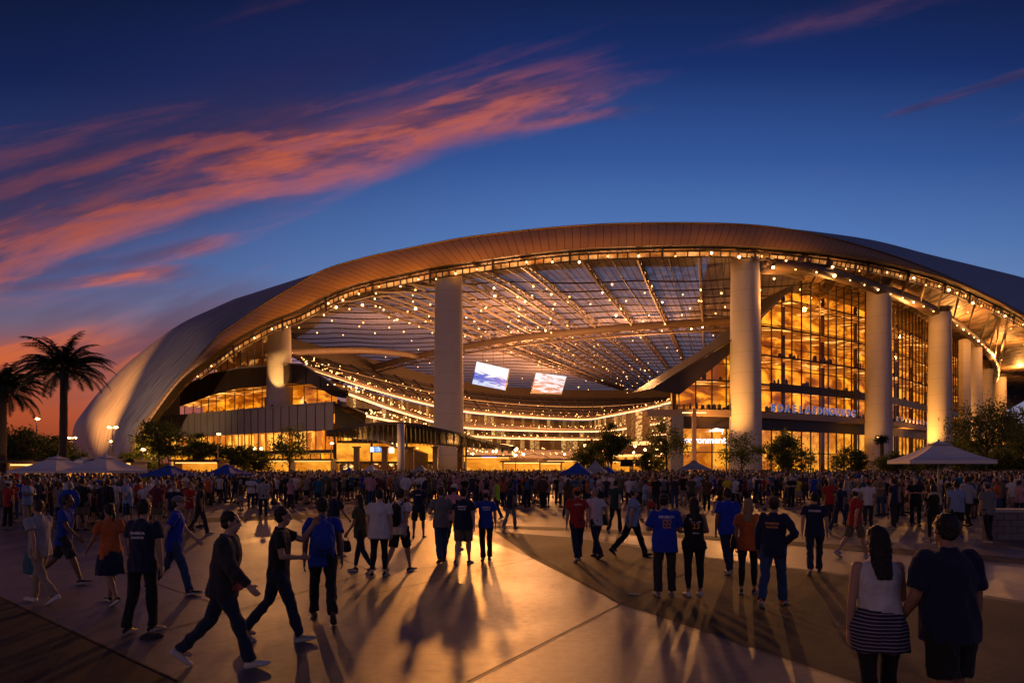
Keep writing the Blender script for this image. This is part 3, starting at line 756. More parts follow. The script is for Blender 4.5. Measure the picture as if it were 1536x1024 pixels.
wall2([p for p in offs(RH, -.3) if p.x > pv(1150,158).x], z2b, z2a, m_dark, 'spandrel')
# slanting dark fascia plate that rises from the tip to the roof
tipx = P(978,584,149); e = [p for p in offs(RH, -.5) if p.x < pv(1190,165).x]
mb = MB(); mb.q(tipx, Vector((e[0].x,e[0].y,zW(e[0]))), Vector((e[0].x,e[0].y,zR(e[0])+.1)))
mb.grid([[Vector((p.x,p.y,zW(p)-.05)), Vector((p.x,p.y,zR(p)+.1))] for p in e]); sp(mb, 'raking_fascia', m_dark)
rk = [tipx]+[Vector((p.x,p.y,zR(p)+.2)) for p in e]
mb = MB(); mb.grid([[q+Vector((0,-1.1,-.05)), q+Vector((0,-1.1,.25)), q+Vector((0,1,.3)), q+Vector((0,26,2))] for q in rk]); sp(mb, 'raking_roof_edge', mat('raking_edge', (.035,.026,.022), .5))
mb = MB(); mb.grid([[q+Vector((0,-1.1,-.06)), q+Vector((0,.2,-.06))] for q in rk]); sp(mb, 'raking_soffit', m_dark)
# balcony slab with parapet
bo = offs(RH, -1.8); bo = [tipx.xy+Vector((-1,0))]+bo; bi = [tipx.xy+Vector((-1,3))]+offs(RH, .3)
mb = MB(); mb.grid([[Vector((c.x,c.y,13.1)), Vector((a.x,a.y,13.1)), Vector((a.x,a.y,14.5)), Vector((c.x,c.y,14.5))] for a, c in zip(bo, bi)]); sp(mb, 'balcony', mat('balcony_edge', (.34,.24,.17), .55))
mb = MB(); mb.tube([Vector((a.x,a.y,15.5)) for a in bo], .06, 5)
for a in resample(bo, 2.2): mb.tube([Vector((a.x,a.y,14.5)), Vector((a.x,a.y,15.5))], .05, 4)
sp(mb, 'balcony_rail', m_steel_d)
slabs(RH, [21.4, 28.2, 35.0, 42.0], 9, zlim=zR); slabs(RH, [z1a-.3], 14)
wall2(offs(RH, 9), 14, lambda p: min(zR(p), 48), m_rear, 'hall_rear_wall'); wall2(offs(RH, 13), 0, 13, m_lobby, 'lobby_wall')
# inner columns and people-height furniture seen through the glazing
for i, p in enumerate(resample(offs(RH, 5), 17)):
    mb = MB(); mb.tube([Vector((p.x,p.y,0)), Vector((p.x,p.y,min(zR(p)-1,46)))], .5, 10); sp(mb, 'inner_column', m_slab, True)
def hallfill(pl, z, n, seed):
    r = random.Random(seed); mb = MB(); pts = resample(pl, 1.4)
    for p in pts:
        if r.random() < n: h = r.uniform(.9, 1.8); w_ = r.uniform(.2, .6); mb.tube([(p.x, p.y, z), (p.x, p.y, z+h*.8), (p.x, p.y, z+h)], [w_, w_*.9, w_*.35], 6)
    return mb
for z, o_ in ((21.4, 2.), (28.2, 2)):
    pts = [p for p in offs(RH, o_) if zR(p) > z+3]
    if len(pts) > 2: sp(hallfill(pts, z, .35, int(z)), 'hall_furnishing', m_dark)
sp(hallfill(offs(RH, 1.2), 14.5, .9, 3), 'hall_furnishing', m_dark)
# end pier and mast at the corner of the right hall
c = P(1014, 700, 150); mb = MB(); mb.box(c.x-1.4, c.x+1.4, c.y-1, c.y+3, 0, 13.1); sp(mb, 'corner_pier', m_greyp)
# lit foyer left of the corner pier (kiosk front, y 655-700)
fz = [pv(915,175), pv(950,168), pv(985,163), pv(1008,160)]
wall2(fz, 0, 4.4, m_lobby, 'foyer_wall'); wall2(offs(fz, -1.5), 4.4, 5.0, m_ticket, 'light_ribbon'); wall2(offs(fz,-1.6), 5.0, 7.2, mat('foyer_band', (.30,.16,.08), .6), 'foyer_band')
wall2(offs(fz, -1.0), 7.2, 7.8, m_ticket, 'light_ribbon')
mb = MB(); 
for p in resample(offs(fz, -.6), 3.2): mb.box(p.x-.3, p.x+.3, p.y-.3, p.y+.3, 0, 4.4)
sp(mb, 'foyer_piers', mat('foyer_pier', (.4,.28,.18), .7))

# ---- letters along the balcony
def letters(txt, pts, z, size, m_face, m_edge, lab, grp=None, gap=None):
    t = empty('letter_sign', (pts[0].x, pts[0].y, z), label=lab, cat='sign')
    n = len(txt); r = resample(pts, 0.05); tot = len(r)
    for i, ch in enumerate(txt):
        p = r[int((i+.5)/n*(tot-1))]; q = r[min(tot-1, int((i+.5)/n*(tot-1))+3)]; d = (q-p)
        if ch == ' ': continue
        me = text_mesh(ch, size, .18, .05); me.materials.append(m_face); me.materials.append(m_edge)
        for pg in me.polygons: pg.material_index = 0 if abs(pg.normal.z) > .5 else 1
        o = link('letter', me, t); o.location = (p.x-pts[0].x, p.y-pts[0].y, 0); o.rotation_euler = (PI/2, 0, math.atan2(d.y, d.x)); 
    return t
m_lblue = mat('blue_letter_face', (.05,.12,.42), .4, emit=(.10,.22,.8), es=.35); m_ledge = mat('pink_letter_edge', (.55,.38,.34), .5, emit=(.8,.5,.4), es=.25)
seg = [p for p in offs(RH, -2.3) if pv(1143,156).x < p.x < pv(1292,176).x]
letters('BOAELABDNOUUDG', seg, 14.7, 2.5, m_lblue, m_ledge, 'long row of blue letters with pale edges on the right hall balcony')
seg = [p for p in offs(RH, -2.3) if pv(1336,190).x < p.x < pv(1392,215).x]
letters('ASYPENGEL', seg, 14.7, 1.7, mat('navy_letter_face', (.04,.05,.16), .4, emit=(.1,.15,.5), es=.15), m_ledge, 'short row of dark blue letters on the balcony between the two right columns')
seg = [pv(1026,149.6), pv(1085,149.8)]
t = empty('window_sign', (seg[0].x, seg[0].y, 7.2), label='white lit lettering with a swoosh in the ground floor glazing right of the corner mast', cat='sign')
me = text_mesh('Environment', 2.0, .05, .03); me.materials.append(mat('white_lettering', (.9,.9,1), .5, emit=(.85,.9,1), es=2.2)); o = link('lettering', me, t); o.location = (4.0, 0, 0); o.rotation_euler = (PI/2, 0, 0)
mb = MB(); mb.tube([(5.6,0,2.6),(7,0,2.9),(8.6,0,2.75),(8.3,0,1.9)], [(.1,.05),(.35,.05),(.3,.05),(.06,.05)], 6, ref=(0,0,1)); mb.build('swoosh', MAT['white_lettering'], t)

# ---- left hall: podium with grey panels, terrace, recessed lit level, upper glazing
LP = [Vector((p[0], p[1])) for p in cr([tuple(pv(*q)) for q in [(222,198),(262,190),(316,180),(380,167),(445,157),(502,150)]], 4)]
zp = 16.2
curtain(LP, 5.6, 10.2, 3.05, 20); wall2(offs(LP, -.25), 10.2, zp, m_greyp, 'panel_wall')
mb = MB()
for p in resample(offs(LP, -.32), 3.05): mb.box(p.x-.05, p.x+.05, p.y-.04, p.y+.04, 10.2, zp)
sp(mb, 'panel_joints', m_mull)
mb = MB(); pa = offs(LP, -.5); pb_ = offs(LP, .3); mb.grid([[Vector((a.x,a.y,zp-.25)), Vector((a.x,a.y,zp+.1)), Vector((c.x,c.y,zp+.1))] for a, c in zip(pa, pb_)]); sp(mb, 'parapet_coping', m_greyp)
mb = MB(); mb.grid([[Vector((a.x,a.y,zp-.8)), Vector((c.x,c.y,zp-.8))] for a, c in zip(offs(LP,.2), offs(LP,16))]); sp(mb, 'terrace_floor', m_slab)
wall2(offs(LP, 5), 5, 10.2, lit('podium_rooms', (.95,.26,.02,1), (1,.46,.06,1), .7, 1.8, .22, (.45,.55), (1,1,.12)), 'podium_rear_wall'); 
mb = MB(); mb.grid([[Vector((a.x,a.y,10.15)), Vector((c.x,c.y,10.15))] for a, c in zip(offs(LP,.1), offs(LP,5))]); sp(mb, 'hall_ceiling', m_ceil)
wall2(offs(LP, -.3), 5.0, 5.8, m_dark, 'spandrel'); mb = MB(); mb.grid([[Vector((a.x,a.y,5.0)), Vector((c.x,c.y,5.0))] for a, c in zip(offs(LP,-.3), offs(LP,9))]); sp(mb, 'hall_ceiling', m_lobby)
wall2(offs(LP, 7), 0, 5.0, m_lobby, 'lobby_wall'); curtain(offs(LP, 2.5), 0, 5.0, 3.4, 20)
# side of the podium going back into the stadium
SD = [pv(502,150), pv(520,162), pv(545,178), pv(562,190)]; sdt = [(SD[0].x, zp), (pv(562,190).x, zat(562,638,190))]
SD = [Vector((p[0], p[1])) for p in cr([tuple(p) for p in SD], 4)]
st0, st1 = SD[0].y, SD[-1].y
zS = lambda p: zp+(zat(562,642,190)-zp)*((p.y-st0)/(st1-st0))**.8
wall2(SD, lambda p: zS(p)-4.6, zS, m_dark, 'side_band'); curtain(SD, 0, lambda p: zS(p)-4.6, 2.6, 3.4); wall2([p+Vector((-4,4)) for p in SD], 0, lambda p: zS(p)-4.6, m_rear, 'hall_rear_wall')
mb = MB(); mb.tube([Vector((p.x,p.y,zS(p))) for p in SD], .22, 5); sp(mb, 'side_coping', m_greyp)
wall2([Vector((-66,182)), Vector((-47,196)), Vector((-40,226)), Vector((-33,262))], 0, 20.5, mat('concourse_wall', (.16,.10,.07), .8, nz=.5, nscale=.2), 'concourse_wall')
# recessed level
RL = [Vector((p[0], p[1])) for p in cr([tuple(pv(*q)) for q in [(268,200),(290,196),(316,190),(359,183),(402,175),(437,170),(466,167),(496,165),(531,164)]], 3)]
tb = [(268,586),(273,580),(316,561),(359,552),(402,549),(437,546),(453,547),(480,563),(505,580),(531,597)]; bb = [(268,610),(286,604),(316,593),(359,582),(402,579),(437,575),(466,576),(485,585),(496,593),(515,597),(531,598)]
px_ = lambda p: CX+p.x/p.y*F
zT = lambda p: P(0, interp(tb, px_(p)), p.y).z; zB = lambda p: P(0, interp(bb, px_(p)), p.y).z
RL2 = resample(RL, 1.2)
wall2(RL2, zB, zT, m_dark, 'arched_band'); wall2(offs(RL2, -.3), lambda p: zT(p)-.1, lambda p: zT(p)+.3, m_greyp, 'band_coping')
mb = MB(); 
for p in resample(offs(RL2, -.06), 4.4): mb.box(p.x-.06, p.x+.06, p.y-.08, p.y+.08, zB(p), zT(p))
sp(mb, 'panel_joints', m_mull)
curtain(offs(RL, 2.0), zp-.8, lambda p: P(0, interp(bb, px_(p)), p.y).z+.6, 4.2, 20); wall2([p for p in offs(RL, 8) if px_(p) < 508], 13, lambda p: P(0, interp(tb, px_(p))+4, p.y).z, m_rear, 'hall_rear_wall')
slabs([p for p in RL if px_(p) < 500], [22.5], 7, .3)
mb = MB(); o_ = [p for p in offs(RL2, .2)]; mb.grid([[Vector((p.x,p.y,zB(p)+.05)), Vector((q.x,q.y,zB(p)+.6))] for p, q in zip(o_, offs(RL2, 10))]); sp(mb, 'hall_ceiling', m_ceil)
sp(hallfill(offs(LP, 2.0), zp-.8, .85, 7), 'terrace_furnishing', mat('terrace_things', (.12,.09,.09), .7))
wall2([pv(238,198), pv(270,192)], 15, zat(240,593,198), m_conc, 'end_wall')
# upper glazing up to the roof
UG = [Vector((p[0], p[1])) for p in cr([tuple(pv(*q)) for q in [(262,204),(300,196),(340,188),(380,181),(402,178),(434,175)]], 3)]
ugt = [(262,580),(300,553),(340,525),(380,503),(402,492),(420,488),(453,560)]
curtain(UG, lambda p: P(0, interp(tb, px_(p)), p.y).z-.3, lambda p: min(P(0, interp([(262,575),(300,545),(340,516),(380,494),(402,486),(437,490),(453,546)], px_(p)), p.y).z, Rz(p.x, p.y)+1), 3.1, 20)
wall2([p for p in offs(UG, 13) if px_(p) < 415], 15, lambda p: Rz(p.x-4, p.y+5)-2, lit('upper_hall_wall', (.35,.10,.02,1), (.95,.42,.10,1), .10, .75, .20, (.45,.72), (1,1,2)), 'hall_rear_wall')

# ---- raked roof-edge lamps, 100 nearest as parts, the rest as one
m_lamp = m_bulb
lamp_me = MB(); lamp_me.ell((0,0,0), (.21,.21,.21), 10, 7); lamp_me = lamp_me.mesh('lamp', m_bulb, True)
lamp_big = MB(); lamp_big.ell((0,0,0), (.30,.30,.30), 10, 7); lamp_big = lamp_big.mesh('lamp', m_bulb2, True)
spots = []; r_ = random.Random(4)
for k in range(0, len(posts), 3):
    p1, p2 = posts[k]
    if r_.random() < .8: spots.append((p1.lerp(p2, r_.uniform(.2, 1.1))+Vector((0, -.4, -.3)), r_.random() < .25))
for k, p in enumerate(resample([q.xy for q in ringp], 6.8)):
    q = min(ringp, key=lambda a: (a.xy-p).length); spots.append((Vector((p.x-.5, p.y-1.2, q.z-.8)), k % 3 == 0))
for path in ribs:
    for k in range(2, len(path)-1):
        if r_.random() < (.5 if path[k].y < 230 else .18): spots.append((path[k].lerp(path[k+1], r_.random())-Vector((0,0,2.6*r_.uniform(.3,1.1)+.3)), r_.random() < .22))
for n_, pth in enumerate(PUR):
    for p in pth[(n_ % 2)*2+1::(3 if n_ < 8 else 5)]:
        if r_.random() < (.85 if n_ < 8 else .5): spots.append((p-Vector((0, 0, r_.uniform(.5, 1.4))), r_.random() < .15))
for k in range(60):
    x = r_.uniform(80, 220); y = r_.uniform(190, 380); yf, _ = front(x)
    if y > yf+8: spots.append((Vector((x, y, Rz(x, y)-.7)), r_.random() < .1))
spots.sort(key=lambda s: s[0].y/(1.35 if s[1] else 1))
for p, big in spots[:100]:
    o = link('lamp', lamp_big if big else lamp_me, stad); o.location = p-SO; k_ = r_.uniform(.55, 1.2); o.scale = (k_, k_, k_)
mb = MB(); 
def blob(mb, p, r):
    b_ = MB(); b_.ell((0,0,0), (r,r,r), 6, 4); b_.v = [(a[0]+p.x, a[1]+p.y, a[2]+p.z) for a in b_.v]; mb.add(b_)
for p, big in spots[100:]: blob(mb, p, .28 if big else (.20 if p.y < 230 else .15))
tag(sp(mb, 'distant_lamps', m_bulb, True), kind='stuff')
mb = MB()
for k in range(850):
    j_ = r_.random(); ring_, nxt, za, zc = r_.choice([(rA, rB, 41.5, 27.6), (rB2, rB2, 27.8, 27.0), (rC, rC, 19.6, 18.6), (rB, rC, 22.4, 19.2), (rD, rD, 14.2, 13), (rD, rE, 9, 5), (rD, rE, 9.2, 5.2)])
    i = r_.randrange(len(ring_)); a = ring_[i].lerp(ring_[min(i+1, len(ring_)-1)], r_.random()); c = nxt[i]; t = r_.random(); t = t*t if ring_ is rA else t
    if ring_ is rA: t = 1-t*.8
    blob(mb, Vector((a.x+(c.x-a.x)*t, a.y+(c.y-a.y)*t, za+(zc-za)*t+.7)), r_.uniform(.06, .19))
tag(sp(mb, 'stand_lamps', m_bulb, True), kind='stuff')
# ---------------------------------------------------------------- entrance canopy in front of the bowl
cn = empty('entrance_canopy', (P(620,700,118).x, 118, 0), label='dark leaf shaped canopy roof on pale square posts in front of the middle column', cat='canopy')
CO = Vector(cn.location)
def cp(mb, name, m, smooth=False):
    mb.v = [(a[0]-CO.x, a[1]-CO.y, a[2]-CO.z) for a in mb.v]; return mb.build(name, m, cn, smooth)
fr = [P(*p) for p in cr([(489,651,112),(515,645,108),(544,640,105),(575,637,103),(603,637,102),(630,640,102),(653,645,103),(690,653,106),(730,664,112),(768,673,120)], 4)]
bk = [P(*p) for p in cr([(489,654,116),(515,656,124),(544,659,132),(575,661,137),(603,663,140),(630,665,142),(653,667,142),(690,670,142),(730,673,140),(774,677,138)], 4)]
m_can = mat('canopy_metal', (.022,.015,.012), .5, nz=.3, nscale=.4)
mb = MB(); mb.grid([[b_+Vector((0,0,.2)), a.lerp(b_,.5)+Vector((0,0,.9)), a+Vector((0,0,.45)), a, a.lerp(b_,.5)-Vector((0,0,.1)), b_] for a, b_ in zip(fr, bk)]); cp(mb, 'canopy_roof', m_can, False)
mb = MB()
for k in range(1, len(fr)-1):
    a, b_ = fr[k], bk[k]; mb.tube([a+Vector((0,-.15,-.12)), a.lerp(b_,.3)-Vector((0,0,.5)), b_-Vector((0,0,.2))], [(.3,.10),(.45,.10),(.2,.08)], 6, ref=(0,0,1))
cp(mb, 'fins', mat('canopy_fin', (.05,.03,.022), .5))
m_post = mat('post_stone', (.36,.26,.19), .7, nz=.15, nscale=.5)
for X, D in [(535,128),(577,128),(617,130),(653,130),(560,118),(690,132)]:
    c = P(X, 700, D); mb = MB(); z = 5.6 if X != 560 else 6; mb.box(c.x-.48, c.x+.48, c.y-.48, c.y+.48, 0, z); mb.box(c.x-.7, c.x+.7, c.y-.7, c.y+.7, z, z+.25)
    if X != 560: cp(mb, 'post', m_post)
c = P(601.5, 700, 99); mb = MB(); mb.tube([(c.x,c.y,0), (c.x,c.y,8.3)], .55, 20); cp(mb, 'round_post', mat('pale_post', (.55,.53,.52), .6), True)
# glowing hall behind the canopy
bh = empty('ticket_hall', (P(600,700,150).x, 150, 0), label='low amber lit ticket hall with dark shop openings behind the entrance canopy', cat='building')
def hp(mb, name, m): mb.v = [(a[0]-bh.location.x, a[1]-bh.location.y, a[2]) for a in mb.v]; return mb.build(name, m, bh)
a = pv(504,150); c = pv(700,158)
mb = MB(); mb.q((a.x,a.y,3.0),(c.x,c.y,3.0),(c.x,c.y,7.2),(a.x,a.y,7.2)); hp(mb, 'lit_upper_wall', m_lobby)
mb = MB(); mb.box(a.x, c.x, a.y+1, a.y+9, 7.2, 7.8); hp(mb, 'roof', m_dark)
mb = MB(); mb.q((a.x,a.y+3,0),(c.x,c.y+3,0),(c.x,c.y+3,3.0),(a.x,a.y+3,3.0)); hp(mb, 'shop_interior', lit('shop_interior', (.25,.07,.01,1), (1,.55,.18,1), .12, 2.2, .5, (.5,.62), (1,1,1.4)))
mb = MB(); q = resample([a, c], 2.6)
for k, p in enumerate(q): mb.box(p.x-.12-(.5 if k % 3 == 0 else 0), p.x+.12, p.y-.1, p.y+.25, 0, 3.0+(4.2 if k % 3 == 0 else 0))
hp(mb, 'mullions', m_dark)
mb = MB(); mb.q((a.x,a.y-.1,2.7),(c.x,c.y-.1,2.7),(c.x,c.y-.1,3.2),(a.x,a.y-.1,3.2)); hp(mb, 'door_head', m_dark)
def panel(name, X0, X1, Y0, Y1, D, m, lab, cat='sign', th=.25, frame=True):
    p = P((X0+X1)/2, Y1, D); w_ = (X1-X0)/F*D/2; h = (Y1-Y0)/F*D
    t = empty(name, p, label=lab, cat=cat); mb = MB(); mb.box(-w_, w_, -.02, 0, .0, h); mb.build('display', m, t)
    mb = MB(); mb.box(-w_-.12, w_+.12, .0, th, -.12, h+.12); mb.build('casing', mat('sign_casing', (.02,.02,.025), .5), t); return t
m_bl = lit('ice_blue_sign', (.12,.35,.85,1), (.75,.9,1,1), 1.0, 1.9, .9, (.45,.6), (1,1,.3))
panel('lit_sign', 555, 574, 670, 677.5, 146, m_bl, 'left ice blue lit sign board above the shops under the entrance canopy')
panel('lit_sign', 583, 591, 670.5, 679, 146, m_bl, 'narrow ice blue lit sign board just left of the round white post')
panel('lit_sign', 722, 745, 684.5, 687.5, 128, mat('violet_strip', (.3,.2,.8), .5, emit=(.35,.25,1), es=2.5), 'violet blue lit strip sign on the kiosk right of the entrance canopy')
# white kiosk right of the big column
def booth(X, w_, D, h, m_wall, lab, glow=True, roof=None, cat='kiosk'):
    p = P(X, 700, D); t = empty('kiosk', (p.x, p.y, 0), label=lab, cat=cat, group='kiosks at the foot of the stadium')
    mb = MB(); mb.box(-w_, w_, 1.2, 1.35, 0, h); mb.box(-w_, -w_+.15, -1.2, 1.2, 0, h); mb.box(w_-.15, w_, -1.2, 1.2, 0, h); mb.box(-w_, w_, -1.2, -1.0, 0, 1.05); mb.build('walls', m_wall, t)
    mb = MB(); mb.box(-w_-.4, w_+.4, -1.7, 1.5, h, h+.25); mb.build('roof', roof or m_dark, t)
    mb = MB(); mb.box(-w_+.2, w_-.2, .9, 1.15, 1.3, h-.2); mb.build('lit_menu_wall', m_lobby, t)
    mb = MB(); mb.box(-w_+.3, w_-.3, -1.25, -1.05, h-.25, h-.1); mb.build('strip_lamp', m_ticket, t)
m_kw = mat('kiosk_white', (.45,.40,.36), .7); m_kt = mat('kiosk_timber', (.30,.17,.08), .7)
booth(732, 4.2, 127, 3.9, m_kw, 'white walled kiosk with violet strip right of the entrance canopy')
booth(782, 3.4, 122, 2.9, m_kt, 'timber kiosk glowing amber below the video screens, the first right of the white kiosk')
booth(818, 3.0, 125, 2.8, m_kt, 'timber kiosk glowing amber, left of the blue umbrella in the middle')
booth(846, 3.6, 132, 3.3, m_kw, 'pale kiosk behind the blue umbrella in the middle')
booth(935, 2.6, 110, 3.0, m_kw, 'pale kiosk between the two trees in front of the bowl')
booth(970, 2.4, 104, 2.6, m_kt, 'timber kiosk left of the tall tree by the corner mast')
booth(130, 3.2, 62, 2.6, m_kt, 'timber kiosk glowing under the white umbrellas at left')
booth(168, 2.6, 64, 2.6, m_kw, 'pale kiosk glowing under the right white umbrella at left')
booth(62, 2.4, 66, 2.5, m_kt, 'timber kiosk glowing left of the tall palm')
booth(300, 3.0, 92, 2.8, m_kt, 'timber kiosk glowing between the two blue umbrellas at left')
booth(405, 4.0, 118, 3.2, m_kw, 'pale kiosk glowing at the foot of the grey podium wall')
booth(470, 3.6, 120, 3.2, m_kw, 'pale kiosk glowing right of the thin podium tree')
for X in (940, 962): panel('dark_board', X-8, X+8, 690, 698, 95, mat('dark_board_face', (.02,.02,.015), .7), 'blank dark board standing above the crowd, %s of a pair between the trees' % ('left' if X == 940 else 'right'), cat='board')
# ground floor columns of the bowl concourse
for k, (X, D) in enumerate([(800,150),(835,156),(868,160)]):
    c = P(X, 700, D); t = empty('food_tent', (c.x, c.y, 0), label=['pale arched tent lit from within below the left video screen','pale arched tent lit from within below the right video screen','pale arched tent lit from within left of the round tree'][k], cat='tent', group='arched tents inside the bowl')
    mb = MB(); mb.grid([[Vector((-5+x_*2.5, y_, 3.2+1.6*math.sin(PI*x_/4))) for x_ in range(5)] for y_ in (-3, 3)]); mb.build('tent_roof', mat('tent_fabric', (.75,.6,.42), .7), t, True)
    mb = MB()
    for x_ in (-5, 5):
        for y_ in (-3, 3): mb.tube([(x_, y_, 0), (x_, y_, 3.2)], .12, 6)
    mb.build('tent_poles', m_steel_d, t)
    mb = MB(); mb.box(-4.5, 4.5, 2.6, 2.8, .8, 2.6); mb.build('lit_back', m_lobby, t)
# crowd-level lamps: strings on short poles
for k in range(26):
    r = random.Random(100+k); X = r.uniform(700, 1005) if k < 18 else r.uniform(40, 420); D = r.uniform(105, 165); c = P(X, 700, D); h = r.uniform(2.6, 5.6)
    t = empty('lamp_post', (c.x, c.y, 0), label='slim dark post with a warm round lamp among the kiosks at the %s' % ('open bowl' if k < 18 else 'left park edge'), cat='lamp', group='small round lamps among the kiosks')
    t['label'] = 'slim post with round lamp, %s %s' % (['first','second','third','fourth','fifth','sixth','seventh','eighth','ninth','tenth','eleventh','twelfth','thirteenth','fourteenth','fifteenth','sixteenth','seventeenth','eighteenth'][sorted([random.Random(100+q).uniform(700, 1005) if k < 18 else random.Random(100+q).uniform(40, 420) for q in (range(18) if k < 18 else range(18, 26))]).index(X)]+' from left', 'before the open bowl' if k < 18 else 'along left park edge')
    mb = MB(); mb.tube([(0,0,0),(0,0,h)], .05, 5); mb.build('post', m_steel_d, t)
    mb = MB(); mb.ell((0,0,h+.2), (.24,.24,.24), 8, 6); mb.build('lamp_globe', m_bulb2, t, True)

# ---------------------------------------------------------------- street lamps
def street_lamp(X, Yl, D, lab, two=False):
    c = P(X, 700, D); h = P(X, Yl, D).z; t = empty('street_lamp', (c.x, c.y, 0), label=lab, cat='street lamp', group='tall warm street lamps')
    mb = MB(); mb.tube([(0,0,0),(0,0,.5),(0,0,h)], [.16,.12,.07], 8); mb.build('pole', mat('lamp_pole', (.45,.36,.25), .5), t)
    mb = MB(); mb.box(-.45, .45, -.14, .14, h, h+.12); mb.build('lamp_arm', m_steel_d, t)
    for sx in ((-.42, .42) if two else (0.1,)):
        mb = MB(); mb.ell((sx, 0, h-.05), (.30,.22,.16), 10, 6); mb.build('lamp_head', m_bulb2, t, True)
street_lamp(55, 627, 88, 'tallest street lamp with single bright head left of the big palm')
street_lamp(108, 656, 105, 'street lamp just right of the big palm, before the foot of the shell', True)
street_lamp(169, 640, 92, 'street lamp with wide head standing in front of the metal shell', True)
street_lamp(166, 661, 104, 'lower street lamp close behind the wide headed one before the shell')
street_lamp(214, 673, 90, 'street lamp between the shell foot and the left podium trees')
street_lamp(327, 650, 100, 'thin pale street lamp in front of the grey podium wall')
street_lamp(497, 664, 110, 'street lamp at the left tip of the entrance canopy')
street_lamp(1317, 655, 120, 'street lamp at the foot of the second right column')
street_lamp(22, 676, 120, 'low street lamp among the dark trees at the far left')
c = P(1041, 700, 135); t = empty('mast', (c.x, c.y, 0), label='tall pale square mast with a lit cross arm before the corner of the right hall', cat='mast')
mb = MB(); mb.box(-.36,.36,-.36,.36,0,13.6); mb.build('pole', mat('mast_paint', (.42,.26,.16), .5), t)
mb = MB(); mb.box(-2.3,2.4,-.12,.12,12.6,12.8); mb.build('lit_cross_arm', mat('lit_arm', (1,.7,.4), .5, emit=(1,.6,.25), es=2.2), t)

# ---------------------------------------------------------------- umbrellas
def umbrella(X, Yr, Ya, wpx, D, col, lab, vents=1, square=True, post_to=None, n=None):
    w_ = wpx/F*D/2*(.70 if square else 1); c = P(X, 700, D); zr = P(X, Yr, D).z; za = P(X, Ya, D).z
    t = empty('umbrella', (c.x, c.y, 0), rz=.25, label=lab, cat='umbrella', group='market umbrellas over the crowd')
    n = n or (8 if not square else 4); mseg = 6
    def canopy(w0, z0, w1, z1, sag):
        mb = MB(); rows = []
        for k in range(n*mseg+1):
            th = 2*PI*k/(n*mseg)+PI/4*0+.3; loc = (k % mseg)/mseg; rr = 1/ math.cos(PI/n)*(math.cos(PI/n)/math.cos((loc-.5)*2*PI/n))
            rows.append([Vector((math.cos(th)*w0*rr*(1-s)+math.cos(th)*w1*rr*s, (math.sin(th)*w0*rr*(1-s)+math.sin(th)*w1*rr*s), z0+(z1-z0)*(s**1.12)-sag*math.sin(PI*s)*(.4+1.2*abs(math.sin(PI*loc))))) for s in (0,.15,.35,.55,.75,.9,1)])
        mb.grid(rows); return mb, rows
    mb, rows = canopy(w_, zr, w_*.18, zr+(za-zr)*.80, (za-zr)*.10)
    vl = MB(); vl.grid([[r[0], r[0]-Vector((0,0,.16))] for r in rows]); mb.add(vl)
    mb.build('canopy', col, t, False)
    if vents: mb, _ = canopy(w_*.27, zr+(za-zr)*.80, .03, za, .0); mb.build('top_vent', col, t, False)
    mb = MB(); mb.tube([(0,0,0),(0,0,za+.08)], .045 if D < 50 else .06, 8); mb.build('pole', mat('umbrella_pole', (.5,.42,.33), .5), t, True)
    mb = MB()
    for k in range(n*1):
        r = rows[k*mseg]; mb.tube([r[0]-Vector((0,0,.03)), Vector((0,0,zr+(za-zr)*.80-.05))], .02, 4)
    mb.build('ribs', m_steel_d, t)
    mb = MB(); mb.box(-.4,.4,-.4,.4,0,.08); mb.build('base', m_steel_d, t)
m_uw = mat('white_canvas', (.62,.60,.62), .85, nz=.06, nscale=2); m_ub = mat('blue_canvas', (.02,.07,.38), .8, nz=.1, nscale=2); m_ug = mat('grey_canvas', (.30,.32,.34), .85)
umbrella(1408, 690, 661, 158, 31, m_uw, 'big white umbrella standing alone over the crowd at right')
umbrella(86, 705.5, 683.5, 124, 46, m_uw, 'wide white umbrella behind the big palm trunk')
umbrella(159, 705, 682, 112, 44, m_uw, 'wide white umbrella right of the big palm')
umbrella(125, 702, 686, 90, 60, m_uw, 'white umbrella whose tip shows between the two wide white ones')
umbrella(255, 711, 697, 82, 42, m_ub, 'blue umbrella at left, nearer the white umbrellas')
umbrella(341, 710, 696, 72, 46, m_ub, 'blue umbrella at left, under the thin pale street lamp')
umbrella(557, 706, 697, 34, 80, m_uw, 'small white umbrella under the left half of the entrance canopy')
umbrella(632, 706, 698, 38, 80, m_ug, 'small grey umbrella right of the round white post')
umbrella(524, 707, 701, 26, 84, m_ub, 'small blue umbrella at the left end of the entrance canopy')
umbrella(866, 708, 693, 62, 48, m_ub, 'blue umbrella in the middle of the crowd below the bowl')
umbrella(893, 706, 691, 46, 52, m_ug, 'grey umbrella tucked behind the blue one in the middle')
umbrella(912, 708, 699, 34, 56, m_ub, 'low blue umbrella right of the grey one in the middle')
umbrella(1041, 702, 690, 66, 60, m_ug, 'grey layered umbrella at the foot of the corner mast')

